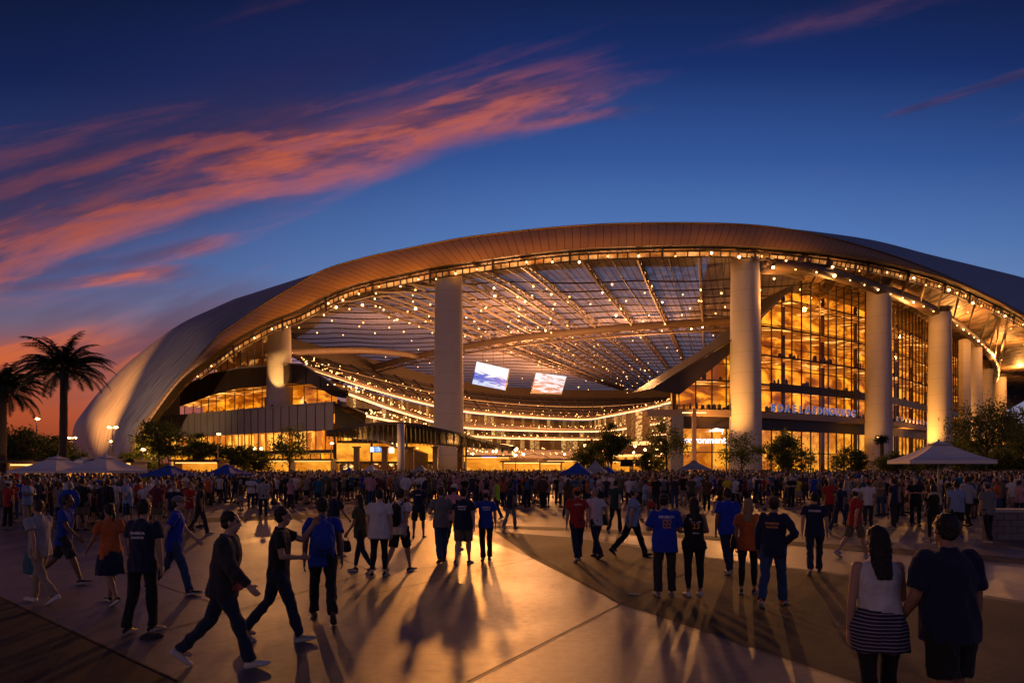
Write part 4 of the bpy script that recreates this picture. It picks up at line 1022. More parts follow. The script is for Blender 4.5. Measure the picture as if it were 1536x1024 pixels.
# ---------------------------------------------------------------- trees
m, nt, b, N = node_mat('leaves'); o = N.tex('Object'); n1 = N.noise(o, 1.1, 3)
oi = nt.nodes.new('ShaderNodeObjectInfo')
nt.links.new(N.mix(N.ss(n1, .3, .7), (.035,.060,.016,1), (.12,.15,.035,1)), b.inputs['Base Color']); b.inputs['Roughness'].default_value = .55; m_leaf = m
em = nt.nodes.new('ShaderNodeBsdfTranslucent'); em.inputs[0].default_value = (.16,.20,.03,1); mxs = nt.nodes.new('ShaderNodeMixShader'); mxs.inputs[0].default_value = .45
nt.links.new(b.outputs[0], mxs.inputs[1]); nt.links.new(em.outputs[0], mxs.inputs[2]); nt.links.new(mxs.outputs[0], nt.nodes['Material Output'].inputs[0])
m_bark = mat('bark', (.07,.045,.03), .9, nz=.4, nscale=3, bump=.5)
def leaf(mb, p, s, r):
    a = Vector((r.gauss(0,1), r.gauss(0,1), r.gauss(0,.7))).normalized(); c = a.orthogonal().normalized(); d = a.cross(c)
    th = r.random()*PI; e = c*math.cos(th)+d*math.sin(th); f = a.cross(e)
    mb.q(p-e*s, p+f*s*.45, p+e*s, p-f*s*.45)
def make_tree(seed, H, Wd, trunk=.38, dense=1.0, ls=.22, clumps=34):
    r = random.Random(seed); tr = MB(); cr_ = MB(); base = trunk*H
    ctr = Vector((0,0,base+(H-base)*.5)); rz_ = (H-base)*.5
    tr.tube([(0,0,0),(.03*r.uniform(-1,1),0,base*.5),(r.uniform(-.1,.1),r.uniform(-.1,.1),base),(0,0,H*.72)], [H*.022,H*.016,H*.013,H*.004], 8)
    cl = []
    for k in range(clumps):
        while True:
            v_ = Vector((r.uniform(-1,1), r.uniform(-1,1), r.uniform(-1,1)))
            if v_.length < 1: break
        v_ *= (.5+.5*r.random())/max(v_.length, .3)*v_.length**.4
        w_ = Wd*.5*(1.0-.28*max(0, v_.z)-.12*max(0,-v_.z)); p = ctr+Vector((v_.x*w_, v_.y*w_, v_.z*rz_)); cl.append(p)
        if k < 16:
            s0 = Vector((0,0,r.uniform(base*.8, H*.55))); tr.tube([s0, s0.lerp(p,.5)+Vector((0,0,.05*H)), p], [H*.007,H*.004,H*.0015], 5)
    for p in cl:
        cs = Wd*r.uniform(.07,.17)
        for q in range(int(dense*60*r.uniform(.5,1.3))):
            d = Vector((r.gauss(0,1), r.gauss(0,1), r.gauss(0,.7)))*cs*.62; leaf(cr_, p+d, ls*r.uniform(.6,1.2), r)
    return tr.mesh('trunk', m_bark, True), cr_.mesh('crown', m_leaf)
def tree(name, X, Yt, Yb, D, kind, lab, wscale=1.0, rz=0, grp='trees in front of the stadium'):
    h = P(X, Yt, D).z; tr, cw, H0 = kind; c = P(X, 700, D); s = h/H0
    t = empty(name, (c.x, c.y, 0), rz=rz, label=lab, cat='tree', group=grp); t.scale = (s*wscale, s*wscale, s)
    link('trunk', tr, t); link('crown', cw, t)
T1 = make_tree(1, 9, 8.2, .28, 1.7, .25, 50)+(9,); T2 = make_tree(2, 9, 7.0, .34, 1.7, .24, 40)+(9,); T3 = make_tree(3, 9, 7.6, .32, 1.05, .22, 36)+(9,); T4 = make_tree(4, 6, 6.5, .12, 1.8, .19, 52)+(6,); T5 = make_tree(9, 11, 11, .33, 1.5, .22, 60)+(11,)
tree('leafy_tree', 238, 625, 0, 108, T1, 'dense round tree in front of the shell foot, leftmost of the podium trees', .95)
tree('leafy_tree', 299, 650, 0, 112, T2, 'round tree in front of the podium, left of the thin pale street lamp', 1.3, 1)
tree('leafy_tree', 350, 664, 0, 110, T1, 'low round tree in front of the podium, right of the thin pale street lamp', 1.3, 2)
tree('leafy_tree', 380, 668, 0, 114, T4, 'lowest round tree before the podium, beside the sparse one', 1.1, 3)
tree('leafy_tree', 434, 637, 0, 92, T3, 'sparse open tree with a clear trunk in front of the podium', .95, .6)
tree('leafy_tree', 916, 634, 0, 82, T2, 'round tree before the open bowl behind the blue umbrella', .95, .3)
tree('leafy_tree', 886, 662, 0, 86, T4, 'low dark tree before the open bowl, touching the left side of a taller one', .85, 2.1)
tree('leafy_tree', 1000, 625, 0, 80, T3, 'tall open crowned tree just left of the corner mast', .82, 2.5)
tree('leafy_tree', 978, 670, 0, 90, T4, 'small tree low under the left side of the tall open crowned one', .75, .5)
tree('leafy_tree', 1113, 646, 0, 78, T3, 'open tree with bent trunk at the foot of the right main column', 1.0, 4.0)
tree('leafy_tree', 1183, 645, 0, 84, T4, 'dense dark tree right of the right main column', .85, 1.2)
tree('leafy_tree', 1275, 668, 0, 92, T4, 'small dark bush-like tree left of the second right column', .95, 2.9)
tree('leafy_tree', 1480, 592, 0, 66, T5, 'large spreading tree behind the big white umbrella at far right', .72, .9)
tree('leafy_tree', 1545, 612, 0, 80, T2, 'tree reaching in from the right edge of the photo', 1.0, .9)
tree('leafy_tree', 20, 634, 0, 82, T1, 'dark tree behind the leftmost palm', 1.15, .2)
tree('leafy_tree', 72, 648, 0, 90, T1, 'dark tree behind the tallest street lamp', 1.2, 1.9)
tree('leafy_tree', 122, 676, 0, 100, T4, 'low dark tree behind the tops of the white umbrellas', 1.2, 1.4)
tree('leafy_tree', 205, 672, 0, 116, T4, 'low dark tree against the foot of the metal shell', 1.2, .4)
tree('leafy_tree', 1345, 676, 0, 92, T4, 'low dark tree between the second and third right columns', 1.3, 1.4)
tree('leafy_tree', 1385, 668, 0, 100, T4, 'low dark tree left of the large spreading tree', 1.2, 3.4)
tree('leafy_tree', 1442, 655, 0, 104, T4, 'dark tree behind the large spreading tree, by the third right column', 1.2, 2.0)
for k, (X, Yt, D) in enumerate([(1500,672,98),(1524,662,92),(1556,668,90),(1470,682,96)]):
    tree('hedge_bush', X, Yt, 0, D, T4, 'dark clipped bush at the right edge, %s in the row' % ['second from left','third from left','rightmost','leftmost'][k], 1.1, k*1.3, 'dark bushes along the right edge')
# palms
def make_palm(seed, H, R):
    r = random.Random(seed); tr = MB(); n = 16; pts = []; rad = []
    for k in range(n+1): 
        t = k/n; pts.append((.12*math.sin(t*2.2), .08*t, H*t)); rad.append(.37*(1-.25*t)*(1+.05*(k%2)))
    tr.tube(pts, rad, 12); bl = MB(); bl.tube([(pts[-1][0],pts[-1][1],H-.9),(pts[-1][0],pts[-1][1],H-.35),(pts[-1][0],pts[-1][1],H+.1)], [.24,.46,.25], 12)
    fr = MB(); top = Vector((pts[-1][0], pts[-1][1], H))
    for k in range(84):
        az = r.uniform(0, 2*PI); el = r.choice([r.uniform(.25,.8), r.uniform(.7,1.45), r.uniform(-.25,.4)]); L_ = R*r.uniform(.82,1.08); d = Vector((math.cos(az), math.sin(az), 0)); pth = []
        p = top.copy(); e = el
        for q in range(11): pth.append(p.copy()); p += (d*math.cos(e)+Vector((0,0,math.sin(e))))*L_/10; e -= (.055+.026*q)*(1.0 if el > .5 else .9)
        fr.tube(pth, [.035*(1-.08*q) for q in range(11)], 4)
        side = Vector((-d.y, d.x, 0))
        for q in range(2, 10):
            for s_ in range(4):
                a = pth[q].lerp(pth[min(q+1,10)], s_/4); ll = R*.17*math.sin(PI*min(1,(q+s_/4)/11+.12))**.6
                for sd in (-1, 1):
                    tip = a+side*sd*ll*.75+(pth[min(q+1,10)]-pth[q]).normalized()*ll*.55-Vector((0,0,ll*r.uniform(.15,.55)))
                    w_ = (pth[min(q+1,10)]-pth[q]).normalized()*.055
                    fr.q(a-w_, a+w_, tip)
    return tr, bl, fr
m_frond = mat('palm_frond', (.030,.045,.018), .5)
m_ptr = mat('palm_trunk', (.085,.055,.038), .9, nz=.4, nscale=6, bump=.8)
def palm(X, Yc, D, R, seed, lab):
    c = P(X, 700, D); H = P(X, Yc, D).z; tr, bl, fr = make_palm(seed, H, R); t = empty('palm_tree', (c.x, c.y, 0), label=lab, cat='palm tree', group='palm trees')
    tr.build('trunk', m_ptr, t, True); bl.build('crown_shaft', m_ptr, t, True); fr.build('fronds', m_frond, t)
palm(93, 556, 62, 4.7, 3, 'tall full palm with thick trunk right of the left edge palm')
palm(2, 586, 66, 4.6, 5, 'palm cut by the left edge of the photo')
palm(1322, 660, 118, 1.6, 8, 'tiny slim palm in front of the second right column')
# distant low buildings and tree belt at the horizon
t = empty('distant_building', (P(1545,700,300).x, 300, 0), label='grey flat roofed building with lit floor seen far right under the canopy', cat='building')
mb = MB(); mb.box(-16,40,0,20,0,5); mb.box(-14,40,.5,20,7.5,11.5); mb.build('wall', m_greyp, t)
mb = MB(); mb.box(-15,40,2,3,5,7.5); mb.box(-14,40,2,3,11.5,14); mb.build('lit_floor', m_rear, t); mb = MB(); mb.box(-17,40,-1,20,14,15); mb.build('roof', m_dark, t)
r = random.Random(2); mb = MB()
for k in range(9000):
    X = r.uniform(-500, 2300); D = r.uniform(430, 520); p = P(X, 700, D); z = r.random()**1.3*(11+5*math.sin(X*.02)+3*math.sin(X*.07)); leaf(mb, Vector((p.x, p.y, z)), 1.6, r)
tag(mb.build('distant_woodland', m_leaf), 'dark belt of trees along the far horizon', 'trees', kind='stuff')
# ================================================================ people
from mathutils.bvhtree import BVHTree
def rotx(v, a, o=Vector((0,0,0))): return Matrix.Rotation(a, 3, 'X') @ (v-o) + o
POSES = {  # arms: (upper arm dir, forearm dir) with x = outwards, y = forwards, z = up
 'hang': ((.16,.02,-1),(.05,.16,-1)), 'fwd': ((.14,.42,-.9),(.02,.75,-.66)), 'back': ((.16,-.40,-.9),(.06,-.12,-1)),
 'phone': ((.22,.25,-.95),(-.35,.85,.40)), 'front': ((.30,.15,-.95),(-.45,.85,-.05)), 'cross': ((.28,.28,-.9),(-.93,.33,.12)),
 'pocket': ((.30,-.12,-.95),(-.12,.45,-.88)), 'up': ((.35,.70,.05),(-.25,.55,.80)), 'bag': ((.20,.10,-1),(.0,.62,-.75)), 'hip': ((.55,-.25,-.80),(-.60,.35,-.55)),
 'face': ((.15,.80,-.30),(-.30,.45,.80)), 'raise': ((.35,.35,.85),(-.1,.2,1)),
}
def skeleton(sp_):
    h = sp_.get('h', 1.74)/1.75; a = sp_.get('stride', 0.0); fr = sp_.get('front', 1); lean = sp_.get('lean', .03+.12*a); fem = sp_.get('fem', 0); J = {}
    pel = Vector((0,0,0))
    for s in (-1, 1):
        f = (a if s == fr else -a*.95)+sp_.get('bent', 0); k = (.06+.10*a) if s == fr else (.10+.75*a)
        if a < .08: f = .04*s; k = .05
        hp_ = Vector((s*(.095 if not fem else .10), 0, -.02)); out = sp_.get('spread', .035 if a < .1 else .0)
        kn = hp_+Vector((s*out, math.sin(f), -math.cos(f))).normalized()*.425
        an = kn+Vector((s*out*.3, math.sin(f-k), -math.cos(f-k))).normalized()*.42
        J[s] = (hp_, kn, an, f-k)
    zmin = min(J[s][2].z-(.10 if abs(J[s][3]) < .35 or J[s][3] > 0 else .10+.06*abs(J[s][3])) for s in (-1, 1)); dz = -zmin
    up = lambda v: rotx(v, -lean, pel)
    sk = {'legs': {s: tuple(J[s][i]+Vector((0,0,dz)) for i in range(3))+(J[s][3],) for s in J}}
    o = Vector((0,0,dz)); sk['pel'] = o; sk['up'] = lambda x,y,z: up(Vector((x,y,z)))+o
    sw = sp_.get('sw', .185 if not fem else .162)
    sk['arms'] = {}
    tw = .12*a*fr
    for s in (-1, 1):
        nm = sp_.get('arms', ('hang','hang'))[0 if s < 0 else 1]
        if isinstance(nm, str): ua, fa = POSES[nm]
        else: ua, fa = nm
        sh = Vector((s*sw, tw*s*-.3, .455)); 
        e = sh+Vector((s*ua[0], ua[1], ua[2])).normalized()*.285; w_ = e+Vector((s*fa[0], fa[1], fa[2])).normalized()*.245
        sk['arms'][s] = tuple(up(v)+o for v in (sh, e, w_))
    sk['s'] = h; return sk
def limb(mb, pts, rad, n=12, ref=None): mb.tube(pts, rad, n, ref=ref, round_=True)
def torso(mb, sk, g, hem, fem, fat, top=True, neck=False, loose=0):
    U_ = sk['up']; f = 1+fat*.32
    rows = [(hem, (.165+.012*fem)*f+g+loose*.03, .115*f+g+loose*.02), (-.02, (.168+.012*fem)*f+g+loose*.015, .118*f+g+loose*.012), (.10, (.150-.016*fem)*f*(1+fat*.12)+g+loose*.01, .108*f*(1+fat*.15)+g+loose*.01),
            (.22, (.152-.012*fem)*f+g, (.112)*f+g), (.33, (.165-.010*fem)*f+g, .118*(1+fat*.15)+g+.010*fem), (.42, .172-.010*fem+g+fat*.02, .100+g), (.475, .135+g, .078+g), (.505, .085+g*.8, .062+g*.7)]
    if not top: rows = rows[:4]
    pts = [U_(0, .0, r[0]) for r in rows]
    mb.tube(pts, [(r[1], r[2]) for r in rows], 20, ref=(1,0,0))
def head_axes(sk, yaw, nod):
    c = sk['up'](0, .018, .665); R_ = Matrix.Rotation(-yaw, 3, 'Z') @ Matrix.Rotation(-nod, 3, 'X'); return c, R_
def hand(mb, w_, e, s, curl, up_):
    d = (w_-e).normalized(); side = d.cross(Vector((0,1,0)) if abs(d.y) < .8 else Vector((0,0,1))).normalized(); fw = side.cross(d).normalized()  # fw: toward the thumb
    if fw.dot(Vector((0,1,0)) if abs(d.y) < .8 else Vector((0,0,1))) < 0: fw = -fw
    side = d.cross(fw).normalized(); inw = side if side.x*s < 0 else -side
    mb.tube([w_-d*.01, w_+d*.02, w_+d*.06, w_+d*.092], [(.026,.019),(.033,.017),(.041,.015),(.038,.013)], 10, ref=tuple(fw))
    for k, L_ in enumerate((.072,.080,.074,.058)):
        b_ = w_+d*.088+fw*(.030-.020*k); p1 = b_+d*L_*.45+inw*L_*.12*curl; p2 = p1+(d*(1-.4*curl)+inw*.75*curl).normalized()*L_*.33; p3 = p2+(d*(1-.8*curl)+inw*1.2*curl).normalized()*L_*.28
        mb.tube([b_, p1, p2, p3], [.0098,.0092,.0086,.0072], 6, round_=True)
    b_ = w_+d*.030+fw*.028; mb.tube([b_, b_+d*.028+fw*.024+inw*.010, b_+d*.055+fw*.028+inw*.022], [.0125,.0108,.0088], 6, round_=True)
WS = bpy.data.scenes.new('workshop')
def remesh(mb, vox, smooth=3, name='m', keep=None):
    me = mb.mesh(name, []); o = bpy.data.objects.new('tmp', me); WS.collection.objects.link(o)
    r = o.modifiers.new('r', 'REMESH'); r.mode = 'VOXEL'; r.voxel_size = vox; r.use_smooth_shade = True
    if smooth: s = o.modifiers.new('s', 'SMOOTH'); s.factor = .5; s.iterations = smooth
    WS.view_layers[0].update(); dg = WS.view_layers[0].depsgraph; out = bpy.data.meshes.new_from_object(o.evaluated_get(dg)); out.name = name
    bpy.data.objects.remove(o); bpy.data.meshes.remove(me); return out
def folds(me, amp, seed, up=1.0, sc=7.0):
    import numpy as np
    nn = len(me.vertices); co_ = np.empty(nn*3, dtype=np.float32); no_ = np.empty(nn*3, dtype=np.float32)
    me.vertices.foreach_get('co', co_); me.vertices.foreach_get('normal', no_); co_ = co_.reshape(-1, 3).tolist(); no_ = no_.reshape(-1, 3).tolist(); out = []
    for (cx0, cy0, cz0), nv in zip(co_, no_):
        c = Vector((cx0, cy0, cz0)); n = 1-2.6*abs(noise.noise(Vector((c.x*sc+seed, c.y*sc, c.z*sc*.5+c.x*2))))-.35; n2 = noise.noise(Vector((c.x*sc*2.2, c.y*sc*2.2+seed, c.z*sc*1.5)))
        k = amp*(n*1.3+n2*.5); out += [cx0+nv[0]*k, cy0+nv[1]*k, cz0+nv[2]*k]
    me.vertices.foreach_set('co', out); me.update()
def cloth(name, col, rough=.88):
    key = 'cloth_'+name
    if key in MAT: return MAT[key]
    m, nt, b, N = node_mat(key); o = N.tex('Object'); n1 = N.noise(o, 9.0, 4, .6); n2 = N.noise(o, 220.0, 2)
    c = tuple(col[:3])+(1,); dk_ = tuple(x*.72 for x in c[:3])+(1,); lt = tuple(min(1, x*1.15+.004) for x in c[:3])+(1,)
    nt.links.new(N.mix(N.add(N.mul(n1, .75), N.mul(n2, .25)), dk_, lt), b.inputs['Base Color']); b.inputs['Roughness'].default_value = rough; b.inputs['Specular IOR Level'].default_value = .25
    b.inputs['Sheen Weight'].default_value = .15
    n3 = N.noise(o, 16.0, 5, .62, 1.2); bp = nt.nodes.new('ShaderNodeBump'); bp.inputs['Strength'].default_value = .75; bp.inputs['Distance'].default_value = .022
    nt.links.new(n3, bp.inputs['Height']); nt.links.new(bp.outputs['Normal'], b.inputs['Normal'])
    return m
SK = {'a': (.42,.24,.16), 'b': (.30,.16,.10), 'c': (.50,.31,.22), 'd': (.15,.08,.05)}
m_sole = mat('shoe_sole', (.60,.58,.55), .6)
COL = {'black': (.010,.010,.012), 'navy': (.010,.016,.050), 'blue': (.012,.050,.36), 'royal': (.010,.040,.42), 'lightblue': (.22,.32,.52), 'white': (.62,.60,.60), 'grey': (.16,.165,.17), 'red': (.36,.022,.018),
       'orange': (.55,.13,.03), 'olive': (.07,.075,.04), 'khaki': (.14,.12,.08), 'denim': (.030,.065,.16), 'darkdenim': (.014,.024,.055), 'teal': (.01,.11,.19), 'green': (.012,.05,.035), 'beige': (.32,.25,.19), 'yellow': (.60,.50,.02), 'neon': (.45,.75,.02), 'maroon': (.14,.02,.03), 'pink': (.5,.25,.28), 'brown': (.09,.045,.025), 'stripe': (.12,.12,.22), 'charcoal': (.03,.03,.035), 'lightgrey': (.32,.33,.36)}
def striped():
    if 'cloth_striped' in MAT: return MAT['cloth_striped']
    m, nt, b, N = node_mat('cloth_striped'); x, y, z = N.sep(N.tex('Object')); w_ = N.add(N.mul(z, 34.0), N.mul(N.noise(N.tex('Object'), 5.0, 2), .8))
    f = N.m('LESS_THAN', N.m('FRACT', w_), .30); nt.links.new(N.mix(f, (.012,.018,.05,1), (.30,.24,.27,1)), b.inputs['Base Color']); b.inputs['Roughness'].default_value = .9; return m
def shoe(s, leg, col_m, parent, pitchy, low):
    hp_, kn, an, ang = leg; mb = MB(); pitch = 0 if ang > -.32 else min(.75, -ang*.85)
    fwd = Vector((s*.12, 1, 0)).normalized(); R_ = Matrix.Rotation(-pitch, 3, 'X'); base = an-Vector((0,0,.10))
    if ang > .18: R_ = Matrix.Rotation(min(.3, ang*.6), 3, 'X')
    secs = [(-.075,.022,.045,.02),(-.065,.033,.085,.0),(-.03,.037,.098,0),(.02,.038,.094,0),(.07,.041,.072,0),(.12,.047,.056,0),(.165,.045,.046,.004),(.195,.034,.036,.008),(.205,.015,.028,.014)]
    rows = []
    for y_, w_, h, lo in secs:
        r = []
        for k in range(14):
            th = 2*PI*k/14; cx_ = math.cos(th)*w_; cz = lo+(h-lo)*(.5+.5*math.sin(th)) if math.sin(th) > 0 else lo+(h-lo)*.5*(1+max(-1, math.sin(th)*1.6))
            v_ = Vector((cx_*(1-.35*max(0, math.sin(th))), y_, cz)); r.append(base+R_ @ (v_-Vector((0,0,.10)))+Vector((v_.y*s*.12, 0, .10)))
        rows.append(r+[r[0]])
    mb.grid(rows); mb.q(*rows[0][:-1]); mb.q(*rows[-1][:-1][::-1])
    # sole faces: low ring segments
    for i in range(len(mb.mi)-2):
        k = i % 14; 
        if 7 <= k <= 13: mb.mi[i] = 1
    o = mb.build('shoe', [col_m, m_sole if low else col_m], parent, True); return o
def person(sp_, vox=.010, parts=True):
    """one figure with clothes as children; local frame: +Y is where it faces"""
    sk = skeleton(sp_); fem = sp_.get('fem', 0); fat = sp_.get('fat', 0); U_ = sk['up']; seed = sp_.get('seed', 1); yaw = math.radians(sp_.get('head', 0)); nod = sp_.get('nod', .05)
    hc, HR = head_axes(sk, yaw, nod); up3 = Vector((0,0,1))
    # ---- body
    mb = MB(); torso(mb, sk, -.022, -.08, fem, fat)
    mb.tube([U_(0,-.008,.46), U_(0,.0,.53), U_(0,.010,.585), hc+Vector((0,0,-.04))], [.062,.052,.052,.056], 12)
    mb.ell(hc+HR @ Vector((0,-.012,.030)), (.074,.094,.090), 16, 12, HR); mb.ell(hc+HR @ Vector((0,.018,-.045)), (.058,.066,.068), 14, 10, HR); mb.ell(hc+HR @ Vector((0,.045,-.085)), (.030,.028,.024), 10, 8, HR)
    mb.tube([hc+HR @ Vector((0,.080,.018)), hc+HR @ Vector((0,.100,-.018)), hc+HR @ Vector((0,.090,-.030))], [.011,.016,.012], 8, round_=True)
    mb.ell(hc+HR @ Vector((0,.078,.032)), (.052,.014,.010), 10, 6, HR); mb.ell(hc+HR @ Vector((0,.079,-.058)), (.026,.012,.010), 8, 6, HR)
    for s in (-1, 1): mb.ell(hc+HR @ Vector((s*.078,-.008,-.008)), (.010,.020,.032), 8, 6, HR)
    for s in (-1, 1):
        sh, e, w_ = sk['arms'][s]; k = 1+.25*fat-(.10*fem)
        limb(mb, [sh, sh.lerp(e,.3), e.lerp(sh,.15), e], [.052*k,.050*k,.041*k,.037*k]); limb(mb, [e, e.lerp(w_,.3), w_], [.038*k,.039*k,.025])
        if sp_.get('hands', 1): hand(mb, w_, e, s, sp_.get('curl', .55), up3)
        else: mb.ell(w_+(w_-e).normalized()*.06, (.03,.03,.06), 8, 6)
        hp_, kn, an, ang = sk['legs'][s]; k = (1+.3*fat); bt_ = sp_.get('bottom', 'trousers'); kt = k*(.80 if bt_ != 'skirt' else .95); kk = k*(.84 if bt_ in ('trousers','leggings') else 1)
        limb(mb, [hp_, hp_.lerp(kn,.3), kn.lerp(hp_,.15), kn], [.088*kt,.082*kt,.056*kk,.052*kk]); limb(mb, [kn, kn.lerp(an,.28), kn.lerp(an,.7), an], [.052*kk,.057*kk,.038*min(1,kk),.034*min(1,kk+.05)])
        limb(mb, [an, an+Vector((0,.03,-.045)), an+Vector((0,.10,-.065))], [.032,.034,.026])
    bme = remesh(mb, vox, 2, 'person_body'); skin = mat('skin_'+sp_.get('skin','a'), SK[sp_.get('skin','a')], .55, nz=.10, nscale=30); bme.materials.append(skin); bme.materials.append(mat('eye_dark', (.015,.010,.008), .3)); bme.materials.append(mat('lip_'+sp_.get('skin','a'), tuple(x*c for x, c in zip(SK[sp_.get('skin','a')], (.75,.5,.5))), .5))
    if vox <= .0125:
        HI = HR.transposed()
        for pg in bme.polygons:
            c = HI @ (Vector(pg.center)-hc)
            if c.y > .05:
                if abs(abs(c.x)-.030) < .0125 and abs(c.z-.013) < .0065: pg.material_index = 1
                elif abs(abs(c.x)-.032) < .018 and abs(c.z-.036) < .005: pg.material_index = 1
                elif abs(c.x) < .022 and abs(c.z+.058) < .007: pg.material_index = 2
    root = bpy.data.objects.new('person', bme if False else None); C.objects.link(root)
    sc_ = sk['s']
    body = link('body', bme, root)
    # ---- top
    top = sp_.get('top'); 
    tc = sp_.get('topcol', 'blue'); mt = cloth(tc, COL[tc]) if isinstance(tc, str) else tc
    hemz = sp_.get('hem', -.16)
    mb = MB(); torso(mb, sk, .016 if top != 'jacket' else .032, hemz, fem, fat, loose=sp_.get('loose', .4))
    mb.tube([U_(0,-.010,.46), U_(0,-.004,.535)], [.078,.064 if top != 'jacket' else .075], 14)
    if top != 'tank':
        for s in (-1, 1):
            mb.ell(sk['arms'][s][0]-Vector((s*.012,0,.004)), tuple([(.067 if top != 'jacket' else .080)*(1+.1*fat-.1*fem)]*3), 14, 10)
            sh, e, w_ = sk['arms'][s]; k = 1+.25*fat; g = .018 if top != 'jacket' else .028
            if top in ('long', 'jacket'):
                limb(mb, [sh-Vector((s*.03,0,-.01)), sh.lerp(e,.5), e], [.064*k+g*.4,.050*k+g,.044*k+g]); mb.tube([e, e.lerp(w_,.5), w_.lerp(e,.02)], [.044*k+g,.038*k+g,.030+g*.7], 12)
            else:
                q = .62 if top != 'jersey' else .82; mb.tube([sh, sh.lerp(e,q*.3), sh.lerp(e,q*.65), sh.lerp(e,q)], [.064*k,.064*k+.004,.062*k+.008,.062*k+.012], 14)
    tme = remesh(mb, max(vox, .011), 2, 'top'); folds(tme, .010 if top != 'jacket' else .012, seed); tme.materials.append(mt)
    tname = {'tee':'t_shirt','jersey':'jersey','long':'long_sleeved_shirt','jacket':'jacket','tank':'tank_top'}[top or 'tee']
    tob = link(tname, tme, root)
    if sp_.get('stripes'):
        tme.materials.append(striped()); tme.materials.append(striped())
        for pg in tme.polygons:
            z = pg.center[2]-sk['pel'].z+.025*pg.center[0]/.2
            if z < .10: pg.material_index = 1
    # ---- legs
    bt = sp_.get('bottom', 'trousers'); bc = sp_.get('botcol', 'darkdenim'); mbm = cloth(bc, COL[bc])
    mb = MB(); f = 1+fat*.32
    rows = [(-.12,.150*f+.012*fem+.01,.110*f+.012), (-.02,.168*f+.012*fem+.006,.118*f+.008), (.06,.155*f,.112*f+.004)]
    mb.tube([U_(0,0,r[0]) for r in rows], [(r[1], r[2]) for r in rows], 18, ref=(1,0,0))
    for s in (-1, 1):
        hp_, kn, an, ang = sk['legs'][s]; k = 1+.3*fat
        if bt == 'trousers': mb.tube([hp_+Vector((0,0,.03)), hp_.lerp(kn,.2), hp_.lerp(kn,.6), kn, kn.lerp(an,.4), an+(an-kn).normalized()*.015], [.098*k,.096*k,.078*k,.068*k,.066*k,.058*k+.008], 14)
        elif bt == 'leggings': mb.tube([hp_+Vector((0,0,.03)), hp_.lerp(kn,.2), hp_.lerp(kn,.7), kn, kn.lerp(an,.3), an.lerp(kn,.10)], [.102*k,.100*k,.068*k,.058*k,.062*k,.040], 14)
        elif bt == 'shorts': mb.tube([hp_+Vector((0,0,.03)), hp_.lerp(kn,.2), hp_.lerp(kn,.6), hp_.lerp(kn,.95)], [.100*k,.102*k,.098*k,.094*k], 14)
    if bt == 'skirt':
        lo = (sk['legs'][1][1]+sk['legs'][-1][1])/2; mb.tube([U_(0,0,-.02), lo.lerp(sk['pel'],.5), lo], [(.185,.14),(.22,.18),(.25,.20)], 18, ref=(1,0,0))
    pme = remesh(mb, max(vox, .011), 2, 'bottom'); folds(pme, .010 if bt != 'leggings' else .003, seed+5, sc=8); pme.materials.append(mbm)
    link({'trousers':'trousers','leggings':'leggings','shorts':'shorts','skirt':'skirt'}[bt], pme, root)
    # ---- shoes
    shc = cloth('shoe_'+sp_.get('shoes','black'), COL[sp_.get('shoes','black')], .6)
    for s in (-1, 1): shoe(s, sk['legs'][s], shc, root, 0, sp_.get('sole', True))
    # ---- hair, cap
    hcol = {'k': (.010,.008,.007), 'b': (.045,.022,.012), 'g': (.25,.23,.22), 'y': (.30,.19,.09)}[sp_.get('haircol','k')]; mh = MAT.get('hair_'+sp_.get('haircol','k'))
    if not mh: mh = mat('hair_'+sp_.get('haircol','k'), hcol, .5, nz=.5, nscale=60, bump=.6)
    hair = sp_.get('hair', 'short')
    if hair != 'bald':
        mb = MB(); mb.ell(hc+HR @ Vector((0,-.026,.040)), (.082,.094,.094), 16, 12, HR)
        mb.ell(hc+HR @ Vector((0,-.045,-.015)), (.074,.062,.060), 14, 10, HR)
        if hair == 'long': 
            mb.tube([hc+HR @ Vector((0,-.045,.04)), hc+HR @ Vector((0,-.075,-.06)), hc+HR @ Vector((0,-.085,-.17)), U_(0,-.135,.36)], [(.085,.07),(.092,.055),(.085,.045),(.06,.025)], 14, ref=tuple(HR @ Vector((1,0,0))))
        if hair == 'curly':
            r = random.Random(seed)
            for k in range(26): mb.ell(hc+HR @ Vector((r.gauss(0,.06), -.03+r.gauss(0,.045), .05+r.gauss(0,.05))), (.04,.04,.04), 8, 6)
        if hair == 'tail': mb.ell(hc+HR @ Vector((0,-.115,.03)), (.03,.03,.03), 8, 6); mb.tube([hc+HR @ Vector((0,-.125,.02)), hc+HR @ Vector((0,-.15,-.08)), hc+HR @ Vector((0,-.135,-.18))], [.026,.032,.012], 10)
        if hair == 'bun': mb.ell(hc+HR @ Vector((0,-.08,.115)), (.042,.042,.038), 10, 8)
        hme = remesh(mb, max(vox, .011), 1, 'hair'); folds(hme, .006, seed, sc=30); hme.materials.append(mh); link('hair', hme, root)
    if sp_.get('cap'):
        mc = cloth('cap_'+sp_['cap'], COL[sp_['cap']]); mb = MB(); mb.ell(hc+HR @ Vector((0,-.018,.058)), (.088,.104,.080), 18, 12, HR); 
        bw = -1 if sp_.get('capback') else 1
        mb.tube([hc+HR @ Vector((0,.06*bw,.050)), hc+HR @ Vector((0,.12*bw,.045)), hc+HR @ Vector((0,.17*bw,.034))], [(.076,.009),(.070,.009),(.045,.008)], 14, ref=tuple(HR @ Vector((1,0,0))))
        if sp_.get('brim'): mb.ell(hc+HR @ Vector((0,-.01,.035)), (.16,.17,.012), 20, 6, HR)
        cme = remesh(mb, max(vox*.9, .009), 1, 'cap'); cme.materials.append(mc); link('cap', cme, root)
